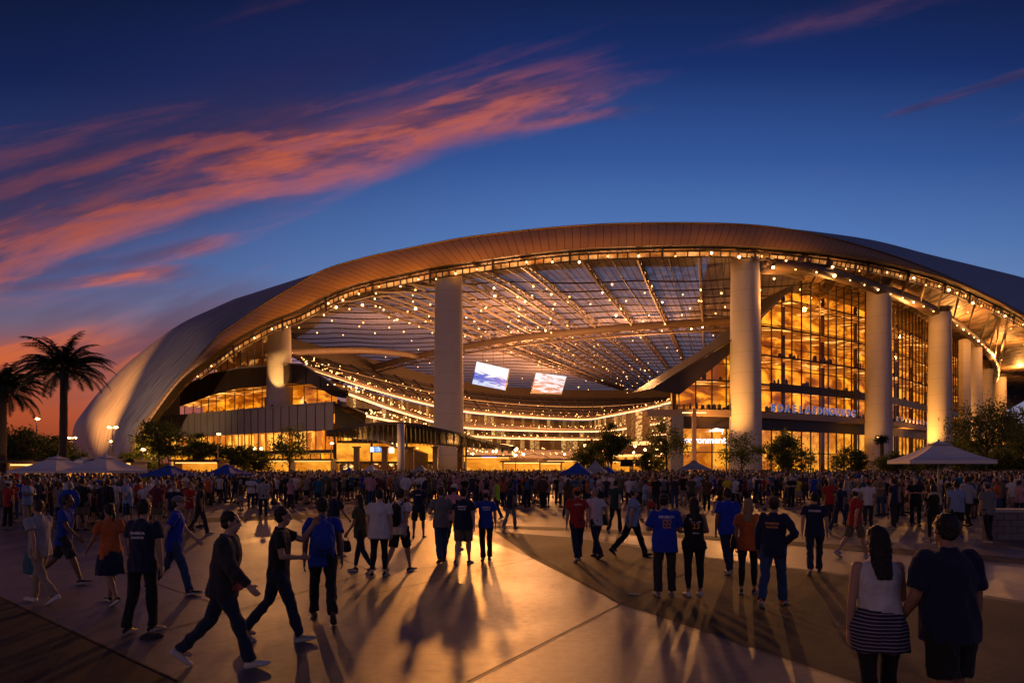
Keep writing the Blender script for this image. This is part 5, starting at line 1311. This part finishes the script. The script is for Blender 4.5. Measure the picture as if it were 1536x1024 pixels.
    # ---- lettering on the back
    for txt, size, zz, mk, dx in sp_.get('print', []):
        me = text_mesh(txt, size, 0.0, .002); bvh = BVHTree.FromPolygons([v.co for v in tme.vertices], [p.vertices for p in tme.polygons])
        import bmesh
        bm = bmesh.new(); bm.from_mesh(me); bmesh.ops.triangulate(bm, faces=bm.faces); bmesh.ops.subdivide_edges(bm, edges=bm.edges, cuts=2)
        c0 = U_(0, 0, zz)
        for v_ in bm.verts:
            o_ = Vector((v_.co.x+dx, -1.2, c0.z+v_.co.y)); hit = bvh.ray_cast(o_, Vector((0,1,0)))
            v_.co = (hit[0]+Vector((0,-.007,0))) if hit[0] is not None else Vector((o_.x, -.14, o_.z))
        bm.to_mesh(me); bm.free(); me.materials.append(mk); link('print', me, root)
    root['_s'] = sc_
    return root, sk
def finish(root, loc, face, scale, label, group=None):
    """face: 0 looks away from the camera, 90 to the right, 180 towards it"""
    root.location = loc; root.rotation_euler = (0, 0, -math.radians(face)); root.scale = (scale,)*3
    del root['_s']; tag(root, label, 'person', group)
# carried things stand on their own at top level, placed in the frame of the one who carries them
def carried(name, mb_or_me, mats, root, label, cat, smooth=True):
    o = mb_or_me.build(name, mats, None, smooth) if isinstance(mb_or_me, MB) else link(name, mb_or_me)
    if not isinstance(mb_or_me, MB):
        for m_ in mats: mb_or_me.materials.append(m_)
    o.location = root.location; o.rotation_euler = root.rotation_euler; o.scale = root.scale; return tag(o, label, cat)
def backpack(root, sk, col, label, w=.15):
    mb = MB(); U_ = sk['up']; pts = [U_(0,-.20,.06), U_(0,-.215,.14), U_(0,-.215,.30), U_(0,-.19,.42), U_(0,-.17,.46)]
    mb.tube(pts, [(w*.85,.06),(w,.085),(w,.085),(w*.85,.07),(w*.4,.03)], 16, ref=(1,0,0), round_=True); mb.tube([U_(0,-.30,.10), U_(0,-.305,.20), U_(0,-.29,.27)], [(w*.7,.03),(w*.75,.035),(w*.6,.02)], 12, ref=(1,0,0), round_=True)
    for s in (-1, 1): mb.tube([U_(s*.09,-.14,.44), U_(s*.10,-.06,.525), U_(s*.105,.06,.50), U_(s*.11,.135,.38), U_(s*.12,.12,.22), U_(s*.13,-.02,.12), U_(s*.12,-.14,.10)], [(.022,.010)]*7, 8, ref=(1,0,0))
    me = remesh(mb, .012, 2, 'backpack'); folds(me, .006, 3); return carried('backpack', me, [cloth(col+'_pack', COL[col], .7)], root, label, 'backpack')
def handbag(root, sk, s, col, label, size=.15, shoulder=False):
    w_ = sk['arms'][s][2]; e = sk['arms'][s][1]; g = w_+(w_-e).normalized()*.09; mb = MB(); c = g+Vector((0,0,-.22)) if not shoulder else sk['pel']+Vector((s*.26,-.02,.02))
    mb.tube([c+Vector((0,0,-size*.9)), c+Vector((0,0,-size*.3)), c+Vector((0,0,size*.6))], [(size,.05),(size,.055),(size*.8,.025)], 14, ref=(0,1,0), round_=True)
    top = g if not shoulder else sk['up'](s*.12, 0, .50)
    for d in (-1, 1): mb.tube([c+Vector((0,d*size*.6,size*.55)), c.lerp(top,.6)+Vector((s*.02,d*size*.35,.02)), top], [.009]*3, 6, round_=True)
    me = remesh(mb, .009, 1, 'bag'); return carried('bag', me, [cloth(col+'_bag', COL[col], .6)], root, label, 'bag')
m_pw = mat('print_white', (.65,.62,.66), .7); m_po = mat('print_orange', (.60,.24,.06), .7); m_pb = mat('print_blue', (.15,.25,.6), .7)
PR_BLUE = [('STADIUM', .052, .36, m_pw, 0), ('CREW', .075, .29, m_po, 0)]
def blk(z=.36, m=None, n=3, sz=.055): 
    words = ['HOME', 'FANS', 'CLUB', 'TEAM']; return [(words[(k+n) % 4], sz, z-.062*k, m or m_pw, 0) for k in range(n)]
def sign_rows(z, m): return [('HINIMOA', .050, z, m, 0), ('ANUHOB', .042, z-.055, m, 0)]

# ---- the people one can tell apart: photo x of the feet, photo y of the feet, facing, look
NS_ = []
def ppl(X, Y, face, label, D=None, **k):
    NS_.append((X, Y, face, label, D, k))
ppl(997, 893, 4, 'man in loose royal blue jersey with orange back print and cap, left of the couple', h=1.76, top='jersey', topcol='royal', botcol='charcoal', shoes='grey', cap='charcoal', capback=1, hair='short', head=22, arms=('front','front'), fat=.45, hem=-.20, loose=1.0, spread=.05, sw=.19,
    print=[('MINIMOA', .062, .385, m_pw, .02), ('ANUHC', .045, .335, m_po, .02), ('NV', .115, .245, m_po, .02), ('ANUHOB', .032, .215, m_po, .02)])
ppl(1041, 893, 0, 'woman in black sleeveless jersey numbered 23, leggings and white sneakers, right of the couple', h=1.70, fem=1, top='tank', topcol='black', bottom='leggings', botcol='black', shoes='white', hair='long', arms=('front','front'), fat=.35, hem=-.12, skin='b', spread=.03,
    print=[('NHOM', .038, .40, m_pw, -.05), ('THE TEAM', .036, .355, m_pw, .0), ('23', .135, .245, m_po, 0), ('STADIUM', .026, .16, m_pw, 0)])
ppl(335, 1000, 78, 'man in black jacket and dark jeans striding right in white sneakers, nearest at left', h=1.80, stride=.40, top='jacket', hem=-.13, topcol='charcoal', botcol='darkdenim', shoes='white', arms=('back','fwd'), hair='short', lean=.10, fat=.15, front=1)
ppl(418, 962, 72, 'man in black T-shirt and jeans raising one forearm to his face while walking right', h=1.76, stride=.34, topcol='black', botcol='darkdenim', shoes='lightgrey', arms=('face','front'), hair='short', lean=.06, front=1, head=-10)
ppl(484, 930, -20, 'man in bright blue T-shirt and black trousers walking away near the front', h=1.84, stride=.40, topcol='blue', botcol='black', shoes='brown', sole=False, arms=('hang','back'), hair='short', front=-1, fat=.1)
ppl(214, 948, 8, 'man in navy shirt with white back print standing among walkers at left', h=1.80, stride=.12, topcol='navy', botcol='black', shoes='black', arms=('phone','hang'), hair='short', print=sign_rows(.34, m_pw))
ppl(166, 905, -60, 'person in orange shirt and dark skirt walking left near the left edge', h=1.66, fem=1, stride=.28, topcol='orange', bottom='skirt', botcol='navy', shoes='black', hair='tail', arms=('fwd','back'))
ppl(262, 892, 70, 'person in bright blue shirt and light jeans walking right behind the man in black jacket', h=1.76, stride=.34, topcol='royal', botcol='denim', shoes='black', arms=('fwd','back'), cap='grey')
ppl(60, 904, -80, 'person in white shirt and beige trousers with white sneakers walking left at the left edge', h=1.72, stride=.30, topcol='lightgrey', botcol='beige', shoes='white', arms=('back','fwd'), hair='short', haircol='b')
ppl(96, 876, 75, 'person in blue shirt and dark shorts walking right at the left edge', h=1.76, stride=.42, topcol='blue', bottom='shorts', botcol='charcoal', shoes='black', arms=('back','fwd'), hair='short')
ppl(500, 836, 30, 'person in navy blue shirt partly hidden behind the man in bright blue T-shirt', h=1.70, topcol='navy', botcol='charcoal', stride=.2, haircol='b', arms=('hang','fwd'))
ppl(541, 858, -75, 'woman in olive top and dark capri leggings walking left beside the white shirted pair', h=1.66, fem=1, stride=.26, topcol='olive', bottom='leggings', botcol='darkdenim', shoes='black', hair='long', arms=('bag','hang'))
ppl(569, 864, 6, 'person in loose white T-shirt and black leggings seen from behind, left of the backpack wearer', h=1.78, stride=.12, topcol='white', bottom='leggings', botcol='black', shoes='black', fat=.35, hair='short', arms=('hang','hang'), loose=1, hem=-.2)
ppl(600, 858, 25, 'person in white shirt wearing a black backpack, right of the white T-shirt', h=1.80, stride=.30, topcol='white', bottom='shorts', botcol='black', shoes='black', hair='short', arms=('hang','back'))
ppl(628, 806, 0, 'person in navy T-shirt and black shorts seen from behind with feet apart', h=1.76, topcol='navy', bottom='shorts', botcol='black', shoes='black', spread=.10, arms=('hip','hang'), cap='lightgrey', print=[('ANOMI', .05, .36, m_pw, 0)])
ppl(662, 842, -25, 'person in grey shirt and jeans left of the two blue T-shirts', h=1.76, stride=.14, topcol='grey', botcol='denim', shoes='brown', sole=False, hair='short', haircol='b', fat=.2, arms=('front','front'))
ppl(680, 826, 20, 'person in pale red and white top walking behind the grey shirt', h=1.78, stride=.25, topcol='pink', botcol='charcoal', shoes='black', cap='white', arms=('hang','fwd'))
ppl(695, 846, 14, 'stout man in blue T-shirt, khaki shorts and pale socks walking away', h=1.76, stride=.20, topcol='navy', bottom='shorts', botcol='khaki', shoes='black', fat=.6, arms=('hang','hang'), hair='short', print=sign_rows(.35, m_pw))
ppl(729, 840, -8, 'person in blue printed T-shirt and black trousers with pinkish cap, left arm held out', h=1.68, stride=.16, topcol='blue', botcol='black', shoes='black', cap='pink', arms=(((.8,.1,-.6),(.7,.1,-.5)),'hang'), print=sign_rows(.35, m_pw))
ppl(766, 792, 40, 'person in navy shirt and grey trousers walking at the centre of the plaza', h=1.66, stride=.22, topcol='navy', botcol='grey', shoes='black', arms=('fwd','back'))
ppl(745, 778, -70, 'person in neon yellow vest at the centre of the plaza', h=1.72, stride=.2, topcol='neon', botcol='charcoal', shoes='black', haircol='b', top='tank')
ppl(791, 762, 0, 'distant person in navy shirt with light blue waist, seen from behind near the middle', h=1.7, topcol='navy', botcol='black', arms=('hang','hang'))
ppl(816, 757, 6, 'distant person in grey top with hands on hips in front of the crowd', h=1.7, topcol='grey', botcol='black', arms=('hip','hip'), hair='short')
ppl(837, 757, 0, 'distant slim person all in black standing just right of the one with hands on hips', h=1.72, topcol='black', botcol='black')
ppl(852, 776, 30, 'person in brown top walking away behind the red T-shirt', h=1.68, topcol='brown', botcol='charcoal', stride=.2, fem=1, hair='long')
ppl(866, 841, -10, 'person in red T-shirt, dark trousers and orange cap striding away', h=1.76, stride=.26, topcol='red', botcol='darkdenim', shoes='black', cap='orange', arms=('hang','back'), print=[('ANUIOH', .045, .38, m_pw, 0)])
ppl(894, 836, -30, 'grey haired person in white shirt with colourful shoulder, right of the red T-shirt', h=1.74, stride=.24, topcol='white', botcol='darkdenim', shoes='brown', sole=False, haircol='g', arms=('hang','back'))
ppl(923, 799, 40, 'person in dark green shirt and black trousers walking behind the light blue shirt', h=1.78, stride=.22, topcol='green', botcol='black', shoes='black', arms=('hang','back'))
ppl(948, 834, 76, 'man in light blue shirt and grey cap walking right with a long step', h=1.76, stride=.42, topcol='lightblue', botcol='black', shoes='black', sole=False, cap='grey', fat=.35, arms=('fwd','back'), head=10)
ppl(968, 775, 90, 'person in pale lilac top walking right carrying a red bag', h=1.66, fem=1, stride=.22, topcol='lightblue', botcol='grey', hair='tail', arms=('hang','bag'))
ppl(984, 767, 0, 'broad person in black T-shirt seen from behind left of the couple heads', h=1.76, topcol='black', botcol='charcoal', fat=.3)
ppl(1012, 763, 4, 'person in charcoal T-shirt and jeans seen between the couple heads', h=1.74, topcol='charcoal', botcol='denim')
ppl(1037, 762, -10, 'person in olive shirt holding arms in front, behind the woman numbered 23', h=1.72, topcol='olive', botcol='black', arms=('front','front'))
ppl(1060, 766, 10, 'person in brown shirt and black trousers right of the woman numbered 23', h=1.72, topcol='brown', botcol='black', arms=('hang','hip'))
ppl(1092, 860, -14, 'man in bright blue T-shirt and tan shoes walking away right of the couple', h=1.80, stride=.16, topcol='royal', botcol='darkdenim', shoes='beige', fat=.35, arms=('hang','hang'), hair='short')
ppl(1122, 890, 24, 'woman in orange top and black trousers beside the man in dark blue sweatshirt', h=1.68, fem=1, stride=.14, topcol='orange', botcol='black', shoes='black', hair='long', haircol='y', arms=('hang','front'), bottom='leggings')
ppl(1160, 908, 34, 'man in dark blue sweatshirt and faded blue jeans with tan shoes stepping right', h=1.78, stride=.30, top='long', topcol='navy', botcol='denim', shoes='orange', cap='brown', fat=.25, arms=('hang','hip'), print=sign_rows(.36, m_po))
ppl(1187, 762, 180, 'person all in black facing the camera with crossed arms in the empty gap', h=1.74, topcol='black', botcol='black', arms=('cross','cross'), skin='c')
ppl(1222, 860, 22, 'person in navy and white top and dark jeans walking away right of the faded jeans', h=1.74, stride=.34, topcol='navy', botcol='darkdenim', shoes='charcoal', hair='short', arms=('back','hang'), print=[('HONIMA', .06, .38, m_pw, 0)])
ppl(1260, 800, 60, 'person in dark navy shirt walking behind the red shirt at right', h=1.76, stride=.36, topcol='navy', botcol='darkdenim', shoes='lightgrey', arms=('fwd','back'))
ppl(1282, 836, 80, 'person in red shirt and grey green shorts walking right', h=1.74, stride=.34, topcol='red', bottom='shorts', botcol='khaki', shoes='lightgrey', arms=('fwd','back'), cap='white')
ppl(1302, 790, 30, 'person in white T-shirt seen behind the red shirt at right', h=1.74, topcol='white', botcol='charcoal', cap='red', stride=.1)
ppl(1374, 786, 0, 'person in pale lilac T-shirt standing left of the hooded woman', h=1.76, topcol='lightgrey', botcol='khaki', bottom='shorts')
ppl(1400, 812, 12, 'woman in black with a cream scarf over the shoulders, seen from behind', h=1.68, fem=1, topcol='black', botcol='black', bottom='leggings', hair='long', arms=('front','front'))
ppl(1435, 807, 4, 'stout man in pale blue T-shirt and black shorts seen from behind at right', h=1.78, topcol='lightblue', bottom='shorts', botcol='black', shoes='blue', fat=.5, arms=('hang','hang'), spread=.07, hair='short')
ppl(1482, 814, -10, 'person in slate grey blue T-shirt and black trousers near the planter wall', h=1.78, topcol='grey', botcol='black', shoes='grey', cap='grey', arms=('hang','hang'), stride=.12)
ppl(1455, 775, 100, 'person in black standing below the rim of the big white umbrella', h=1.74, topcol='black', botcol='black')
ppl(1340, 792, -40, 'broad person in navy shirt in the packed group at right', h=1.80, topcol='navy', botcol='charcoal', fat=.3)
ppl(12, 792, 20, 'person in red shirt with white hat at the left edge', h=1.7, topcol='red', botcol='black', cap='white')
ppl(300, 802, 60, 'person in black T-shirt and dark jeans walking right among the far left walkers', h=1.74, topcol='black', botcol='charcoal', stride=.3)
ppl(395, 775, 10, 'person in pale grey shirt seen from behind above the raised forearm', h=1.74, topcol='lightgrey', botcol='charcoal', hair='short', fat=.2)
ppl(1318, 0, 4, 'woman in white tank top with striped hem and black skirt, very near at the right', D=5.7, h=1.75, fem=1, stride=.10, top='tank', topcol='white', bottom='leggings', botcol='black', shoes='black', hair='long', arms=('hang','phone'), hem=-.24, loose=1.1, stripes=1, fat=.25, skin='a', haircol='k')
ppl(1424, 0, -6, 'broad man in dark navy T-shirt and black shorts, nearest of all at the right', D=5.5, h=1.87, stride=.14, top='jersey', topcol='navy', bottom='shorts', botcol='black', shoes='black', hair='short', arms=('bag','hang'), fat=.6, haircol='k', skin='b')
near = {}
for i, (X, Y, face, label, D, k) in enumerate(NS_):
    if D is None: loc = G(X, Y); D = loc.y
    else: loc = Vector(((X-CX)/F*D, D, 0))
    vox = .0095 if D < 12.5 else (.012 if D < 19 else .017)
    k['seed'] = i*3+1; k.setdefault('top', 'tee')
    if 'skin' not in k: k['skin'] = 'abcad'[i % 5]
    if D > 22: k['hands'] = 0
    root, sk = person(k, vox)
    finish(root, loc, face, k.get('h', 1.74)/1.75, label); near[(X, Y)] = (root, sk)
N_ = lambda X, Y: near[(X, Y)]
backpack(*N_(600,858), 'black', 'large black backpack on the back of the person in white shirt')
backpack(*N_(484,930), 'blue', 'blue backpack on the man in bright blue T-shirt')
backpack(*N_(791,762), 'teal', 'small light blue backpack on the distant navy shirt', .12)
handbag(*N_(60,904), 1, 'teal', 'big teal cloth bag carried by the person in beige trousers', .22)
handbag(*N_(541,858), -1, 'black', 'black handbag held by the woman in olive top', .13)
handbag(*N_(894,836), 1, 'green', 'green shoulder bag hanging behind the grey haired person', .15, True)
handbag(*N_(968,775), 1, 'red', 'red bag carried by the person in pale lilac top', .16)
handbag(*N_(1122,890), -1, 'black', 'black bag at the hip of the woman in orange top', .14, True)
root, sk = N_(335,1000); mb = MB(); c = sk['pel']; mb.tube([c+Vector((-.15,.14,-.03)), c+Vector((0,.17,-.03)), c+Vector((.15,.14,-.03))], [(.04,.03),(.055,.045),(.04,.03)], 12, ref=(0,0,1), round_=True)
carried('waist_pouch', mb, [cloth('red_pouch', (.30,.05,.04))], root, 'small red pouch at the waist of the man in black jacket', 'pouch')
root, sk = N_(1400,812); mb = MB(); U_ = sk['up']; mb.tube([U_(-.18,-.08,.40), U_(-.14,-.10,.50), U_(0,-.13,.54), U_(.14,-.10,.50), U_(.18,-.08,.36), U_(.17,-.10,.22)], [(.04,.03),(.055,.04),(.06,.04),(.055,.04),(.05,.03),(.03,.02)], 12, round_=True)
me = remesh(mb, .012, 2, 'scarf'); folds(me, .008, 2); carried('scarf', me, [cloth('cream_scarf', (.5,.42,.32))], root, 'cream scarf draped over the shoulders of the woman in black', 'scarf')
# ================================================================ the crowd
import numpy as np
rc = random.Random(77)
def merge_variant(sp_, vox):
    """a figure of the far crowd: one mesh, material slots skin, top, bottom, hair, shoes"""
    root, sk = person(sp_, vox); V = []; Fs = []; MI = []; slots = {'body':0,'t_shirt':1,'jersey':1,'long_sleeved_shirt':1,'jacket':1,'tank_top':1,'trousers':2,'leggings':2,'shorts':2,'skirt':2,'hair':3,'cap':3,'shoe':4}
    for ch in list(root.children):
        me = ch.data; b_ = len(V); s = slots[ch.name.split('.')[0]]; V += [tuple(v.co) for v in me.vertices]
        for p in me.polygons: Fs.append(tuple(b_+i for i in p.vertices)); MI.append(s)
        bpy.data.objects.remove(ch)
    bpy.data.objects.remove(root)
    return V, Fs, MI
KINDS = [dict(stride=.0, arms=('hang','hang'), hair='short'), dict(stride=.0, arms=('phone','hang'), hair='long', fem=1), dict(stride=.3, arms=('fwd','back'), hair='short'), dict(stride=.0, arms=('front','front'), hair='tail', fem=1, bottom='leggings'),
         dict(stride=.0, arms=('hip','hang'), bottom='shorts', hair='short', fat=.4), dict(stride=.22, arms=('back','fwd'), hair='long', fem=1), dict(stride=0, arms=('cross','cross'), hair='short', fat=.2), dict(stride=.1, arms=('hang','phone'), hair='short', cap='white', bottom='shorts'),
         dict(stride=.15, arms=('pocket','pocket'), hair='short', top='long'), dict(stride=.0, arms=('hang','front'), hair='bun', fem=1, bottom='skirt')]
VAR = []
for i, k in enumerate(KINDS):
    k.setdefault('top', 'tee'); k['hands'] = 0; k['seed'] = i; VAR.append(merge_variant(k, .030))
shirts = ['black','black','navy','navy','charcoal','white','grey','red','blue','lightblue','beige','maroon','white','olive','pink','brown','lightgrey','orange','black','teal','khaki','yellow']
legsC = ['black','darkdenim','charcoal','denim','khaki','black','navy','beige']
skins = [mat('skin_'+s, SK[s], .55, nz=.10, nscale=30) for s in 'abcd']
hairs = [mat('hair_k', (.01,.008,.007), .5), mat('hair_b', (.045,.022,.012), .5), mat('hair_g', (.25,.23,.22), .5), mat('hair_k', (0,0,0))]
VM = []
for V, Fs, MI in VAR:
    me = bpy.data.meshes.new('crowd_person'); me.from_pydata(V, [], Fs); me.polygons.foreach_set('material_index', MI); me.polygons.foreach_set('use_smooth', [True]*len(Fs))
    for m_ in (skins[0], cloth('navy', COL['navy']), cloth('black', COL['black']), hairs[0], cloth('black', COL['black'])): me.materials.append(m_)
    me.update(); VM.append(me)
taken = [tuple(n[0].location.xy) for n in near.values()]
blocked = [(P(X,700,D).x, D, r) for X, D, r in [(1408,31,.5),(86,46,.8),(159,44,.8),(93,62,1),(2,66,1),(255,42,.5),(341,46,.5),(866,48,.5),(893,52,.5),(912,56,.5),(1041,60,.5),(1478,66,.7)]]
def free(x, y, gap):
    return all((x-a)**2+(y-b_)**2 > gap*gap for a, b_ in taken) and all((x-a)**2+(y-b_)**2 > r*r for a, b_, r in blocked)
MARKS = [(0,70,'at the left edge'),(70,130,'below the big palm'),(130,210,'in front of the right white umbrella at left'),(210,300,'before the first blue umbrella'),(300,385,'before the second blue umbrella'),(385,470,'in front of the sparse podium tree'),(470,560,'at the left end of the entrance canopy'),
         (560,625,'before the round white post'),(625,700,'before the middle column'),(700,760,'right of the middle column'),(760,840,'below the video screens'),(840,925,'before the middle blue umbrella'),(925,1010,'before the tall open tree'),(1010,1080,'before the corner mast'),
         (1080,1150,'before the right main column'),(1150,1230,'before the dense dark tree'),(1230,1300,'before the small bush-like tree'),(1300,1350,'before the second right column'),(1350,1460,'under the big white umbrella'),(1460,1540,'at the right edge')]
faceW = [(0, 'seen from behind'), (90, 'facing right'), (-90, 'facing left'), (180, 'facing the camera')]
kindW = ['standing', 'holding a phone', 'walking', 'with a ponytail', 'in shorts', 'long haired', 'with crossed arms', 'in a cap', 'hands in pockets', 'in a skirt']
used = {}
def crowd_person(x, y):
    X = CX+x/y*F; i = rc.randrange(len(VM)); me = VM[i]; o = bpy.data.objects.new('person', me); C.objects.link(o)
    sc_ = rc.choice(shirts); lc = rc.choice(legsC); fz_ = rc.choice([0,0,0,1,2,3]); f, fw_ = faceW[fz_]
    o.location = (x, y, 0); o.rotation_euler = (0, 0, -math.radians(f+rc.uniform(-30, 30))); s = rc.uniform(.93, 1.06)*(.95 if KINDS[i].get('fem') else 1); o.scale = (s, s, s)
    for si, mm in ((0, rc.choice(skins)), (1, cloth(sc_, COL[sc_])), (2, cloth(lc, COL[lc])), (3, rc.choice(hairs))): o.material_slots[si].link = 'OBJECT'; o.material_slots[si].material = mm
    mk = next((t for a, b_, t in MARKS if a <= X < b_), 'at the left edge' if X < 0 else 'at the right edge')
    near_ = 'front' if y < 34 else ('mid' if y < 46 else 'far'); dw = {'front': 'near', 'mid': 'mid', 'far': 'far'}[near_]
    lab = '%s person %s in %s top, %s %s' % (dw.replace('near','nearer').replace('mid','middle distance'), kindW[i], {'lightblue':'light blue','lightgrey':'light grey'}.get(sc_, sc_), fw_.replace('seen from behind','back turned'), mk)
    lab = ' '.join(lab.split()); w_ = lab.split(); 
    if len(w_) > 16: lab = lab.replace(' middle distance', '').replace('middle distance person', 'mid person'); w_ = lab.split(); lab = ' '.join(w_[:16]) if len(w_) > 16 else lab
    return o, lab, x/y
allp = []
def scatter(n, gen, gap):
    c = t = 0
    while c < n and t < n*60:
        t += 1; x, y = gen()
        if y < 12 or abs(x/y) > .80 or not free(x, y, gap): continue
        taken.append((x, y)); allp.append(crowd_person(x, y)); c += 1
# loose groups on the open plaza, then the front of the packed mass
def g_left(): Y = rc.uniform(756, 802); p = G(rc.uniform(-10, 300), Y); return p.x, p.y
def g_right(): Y = rc.uniform(752, 790); p = G(rc.uniform(1245, 1545), Y); return p.x, p.y
def g_mid(): Y = rc.uniform(742, 766); p = G(rc.uniform(290, 1250), Y); return p.x, p.y
def g_front(): y = rc.uniform(36, 42); return rc.uniform(-.76, .76)*y, y
scatter(62, g_left, .62); scatter(62, g_right, .62); scatter(50, g_mid, .8); scatter(66, g_front, .6)
seen_ = {}
for o, lab, q in allp: seen_.setdefault(lab, []).append((q, o))
for lab, l in seen_.items():
    l.sort(key=lambda a: a[0])
    for k, (q, o) in enumerate(l):
        L2 = lab
        if len(l) > 1: L2 = ('left one: ' if k == 0 else ('right one: ' if k == len(l)-1 else 'middle one: '))+lab
        L2 = ' '.join(L2.split()[:16]); tag(o, L2, 'person', 'people in the crowd on the plaza')
bpy.data.scenes.remove(WS) if False else None
# the packed mass behind, which reads as one
PV = []
lo = []
for i, k in enumerate(KINDS[:8]):
    lo.append(merge_variant(dict(k), .052))
vs = []; fs = []; ms_ = []; off_ = 0
NSK = 4; smats = skins+[cloth(s, COL[s]) for s in shirts]+[cloth(s, COL[s]) for s in legsC]+hairs[:3]
lo_np = [(np.array(V, dtype=np.float32), Fs, MI) for V, Fs, MI in lo]
cnt = 0; tries = 0
cells = {}
while cnt < 2300 and tries < 60000:
    tries += 1; y = 39+(rc.random()**1.1)*67; x = rc.uniform(-.80, .80)*y
    if y > 92 and not (-20 < x < 60): continue
    key = (round(x/.62), round(y/.8))
    if key in cells or not (y > 50 or free(x, y, .55)): continue
    if any((x-a)**2+(y-b_)**2 < 1.2 for a, b_ in ((P(601,700,99).x, 99), (P(1041,700,135).x, 135))) or any((x-a)**2+(y-b_)**2 < r*r for a, b_, r in blocked): continue
    cells[key] = 1; V, Fs, MI = rc.choice(lo_np); a = rc.uniform(0, 2*PI) if rc.random() < .5 else rc.gauss(0, .5); s = rc.uniform(.92, 1.06); ca_, sa_ = math.cos(a), math.sin(a)
    W = np.empty_like(V); W[:,0] = (V[:,0]*ca_-V[:,1]*sa_)*s+x; W[:,1] = (V[:,0]*sa_+V[:,1]*ca_)*s+y; W[:,2] = V[:,2]*s
    vs.append(W); sl_ = [rc.randrange(4), 4+rc.randrange(len(shirts)), 4+len(shirts)+rc.randrange(len(legsC)), 4+len(shirts)+len(legsC)+rc.choice([0,0,0,1,2]), 4+len(shirts)]
    for f in Fs: fs.append(tuple(off_+i for i in f))
    ms_ += [sl_[m_] for m_ in MI]; off_ += len(V); cnt += 1
me = bpy.data.meshes.new('crowd'); me.from_pydata(np.concatenate(vs).tolist(), [], fs); me.polygons.foreach_set('material_index', ms_)
for m_ in smats: me.materials.append(m_)
me.polygons.foreach_set('use_smooth', [True]*len(fs)); me.update()
tag(link('crowd', me), 'dense mass of spectators filling the plaza up to the stadium doors', 'crowd', kind='stuff')
bpy.data.scenes.remove(WS)
# ---------------------------------------------------------------- lamps that light the place
def area(name, loc, tgt, size, power, col=(1,.50,.17), shape='DISK', spread=PI):
    l = bpy.data.lights.new(name, 'AREA'); l.shape = shape; l.size = size; l.energy = power; l.color = col; l.spread = spread
    o = bpy.data.objects.new(name, l); C.objects.link(o); o.location = loc; o.rotation_euler = (Vector(loc)-Vector(tgt)).to_track_quat('Z', 'Y').to_euler(); return o
def spot(name, loc, tgt, ang, power, col=(1,.50,.17), blend=.6, r=.4):
    l = bpy.data.lights.new(name, 'SPOT'); l.spot_size = math.radians(ang); l.spot_blend = blend; l.energy = power; l.color = col; l.shadow_soft_size = r
    o = bpy.data.objects.new(name, l); C.objects.link(o); o.location = loc; o.rotation_euler = (Vector(loc)-Vector(tgt)).to_track_quat('Z', 'Y').to_euler(); return o
def point(name, loc, power, col=(1,.50,.17), r=.5):
    l = bpy.data.lights.new(name, 'POINT'); l.energy = power; l.color = col; l.shadow_soft_size = r
    o = bpy.data.objects.new(name, l); C.objects.link(o); o.location = loc; return o
K = .06
# floodlights on the fronts of the halls and columns, throwing long shadows towards the viewer
spot('floodlight', (-9, 140, 26), (-1, 8, 0), 44, 2.3e6*K, (1,.35,.07), .8, 1.3)
spot('floodlight', (46, 138, 24), (10, 12, 0), 40, 0.75e6*K, (1,.40,.10), .8, .5)
spot('floodlight', (-50, 138, 20), (-8, 14, 0), 40, 0.45e6*K, (1,.40,.10), .8, .5)
spot('floodlight', (100, 160, 26), (22, 20, 0), 36, 0.55e6*K, (1,.40,.10), .8, .5)
# uplights: shell, columns, fascia
spot('shell_uplight', (-122, 150, 2), (-114, 196, 24), 44, 6.0e5, (1,.36,.07), .9, .5)
spot('shell_uplight', (-96, 138, 2), (-88, 172, 20), 60, .5e5, (1,.55,.25), .9, .5)
for X, D, s in [(673,148,-1),(1118,147,-1),(1318,177,-1),(1410,197,-1),(1459,236,-1),(1478,284,-1),(1500,335,-1)]:
    c = P(X, 700, D); spot('column_uplight', (c.x+s*13, c.y-3.5, 3), (c.x+s*.8, c.y, 22), 70, 5.0e4, (1,.40,.07), .8, .3)
c = P(419, 606, 174); spot('column_uplight', (c.x+2.5, c.y-12, 17), (c.x+.6, c.y, 28), 30, 1.7e4, (1,.48,.12), .5, .3)
for X, Y, D, e in [(430,470,150,3),(520,440,147,4),(600,418,143,4.5),(700,400,140,5),(800,388,138,4.5),(900,380,136,3.4),(1000,378,136,2.6),(1100,378,137,2.2),(1200,388,142,1.8),(350,520,152,2.2)]:
    p = P(X, Y+52, D-4); spot('fascia_uplight', p, P(X, Y-26, D+3), 76, e*2.4e3, (1,.33,.045), .9, .4)
# inside the bowl and under the roof
for loc, e in [((2,195,33),4.8e4),((5,240,33),6.2e4),((40,215,32),6.0e4),((20,320,34),8e4),((0,285,34),5.5e4),((-40,215,34),1.6e4)]: point('bowl_lamp', loc, e, (1,.40,.13), 3)
for X, Y, D, e in [(1160,420,152,7e3),(1250,430,166,7e3),(1370,455,186,1.2e4),(1440,475,215,1.6e4),(1500,520,255,2.6e4),(1480,470,205,1.0e4),(1530,545,320,3e4),(1180,400,150,4e3),(1520,500,225,9e3)]:
    p = P(X, Y, D); point('soffit_lamp', (p.x, p.y, p.z-4), e*.55, (1,.38,.08), .6)
for p, e in [((-30,134,3.2),1.1e3),((-12,134,3.2),1.1e3),((30,118,5),4e3),((5,112,5),4e3),((-22,96,5),1.6e3),((-60,110,5),3e3)]: point('concourse_lamp', p, e, (1,.42,.10), .4)
for X, D in [(130,60),(168,62),(62,64)]: 
    c = P(X, 700, D); point('kiosk_lamp', (c.x, c.y-1, 2.2), 250, (1,.5,.18), .2)
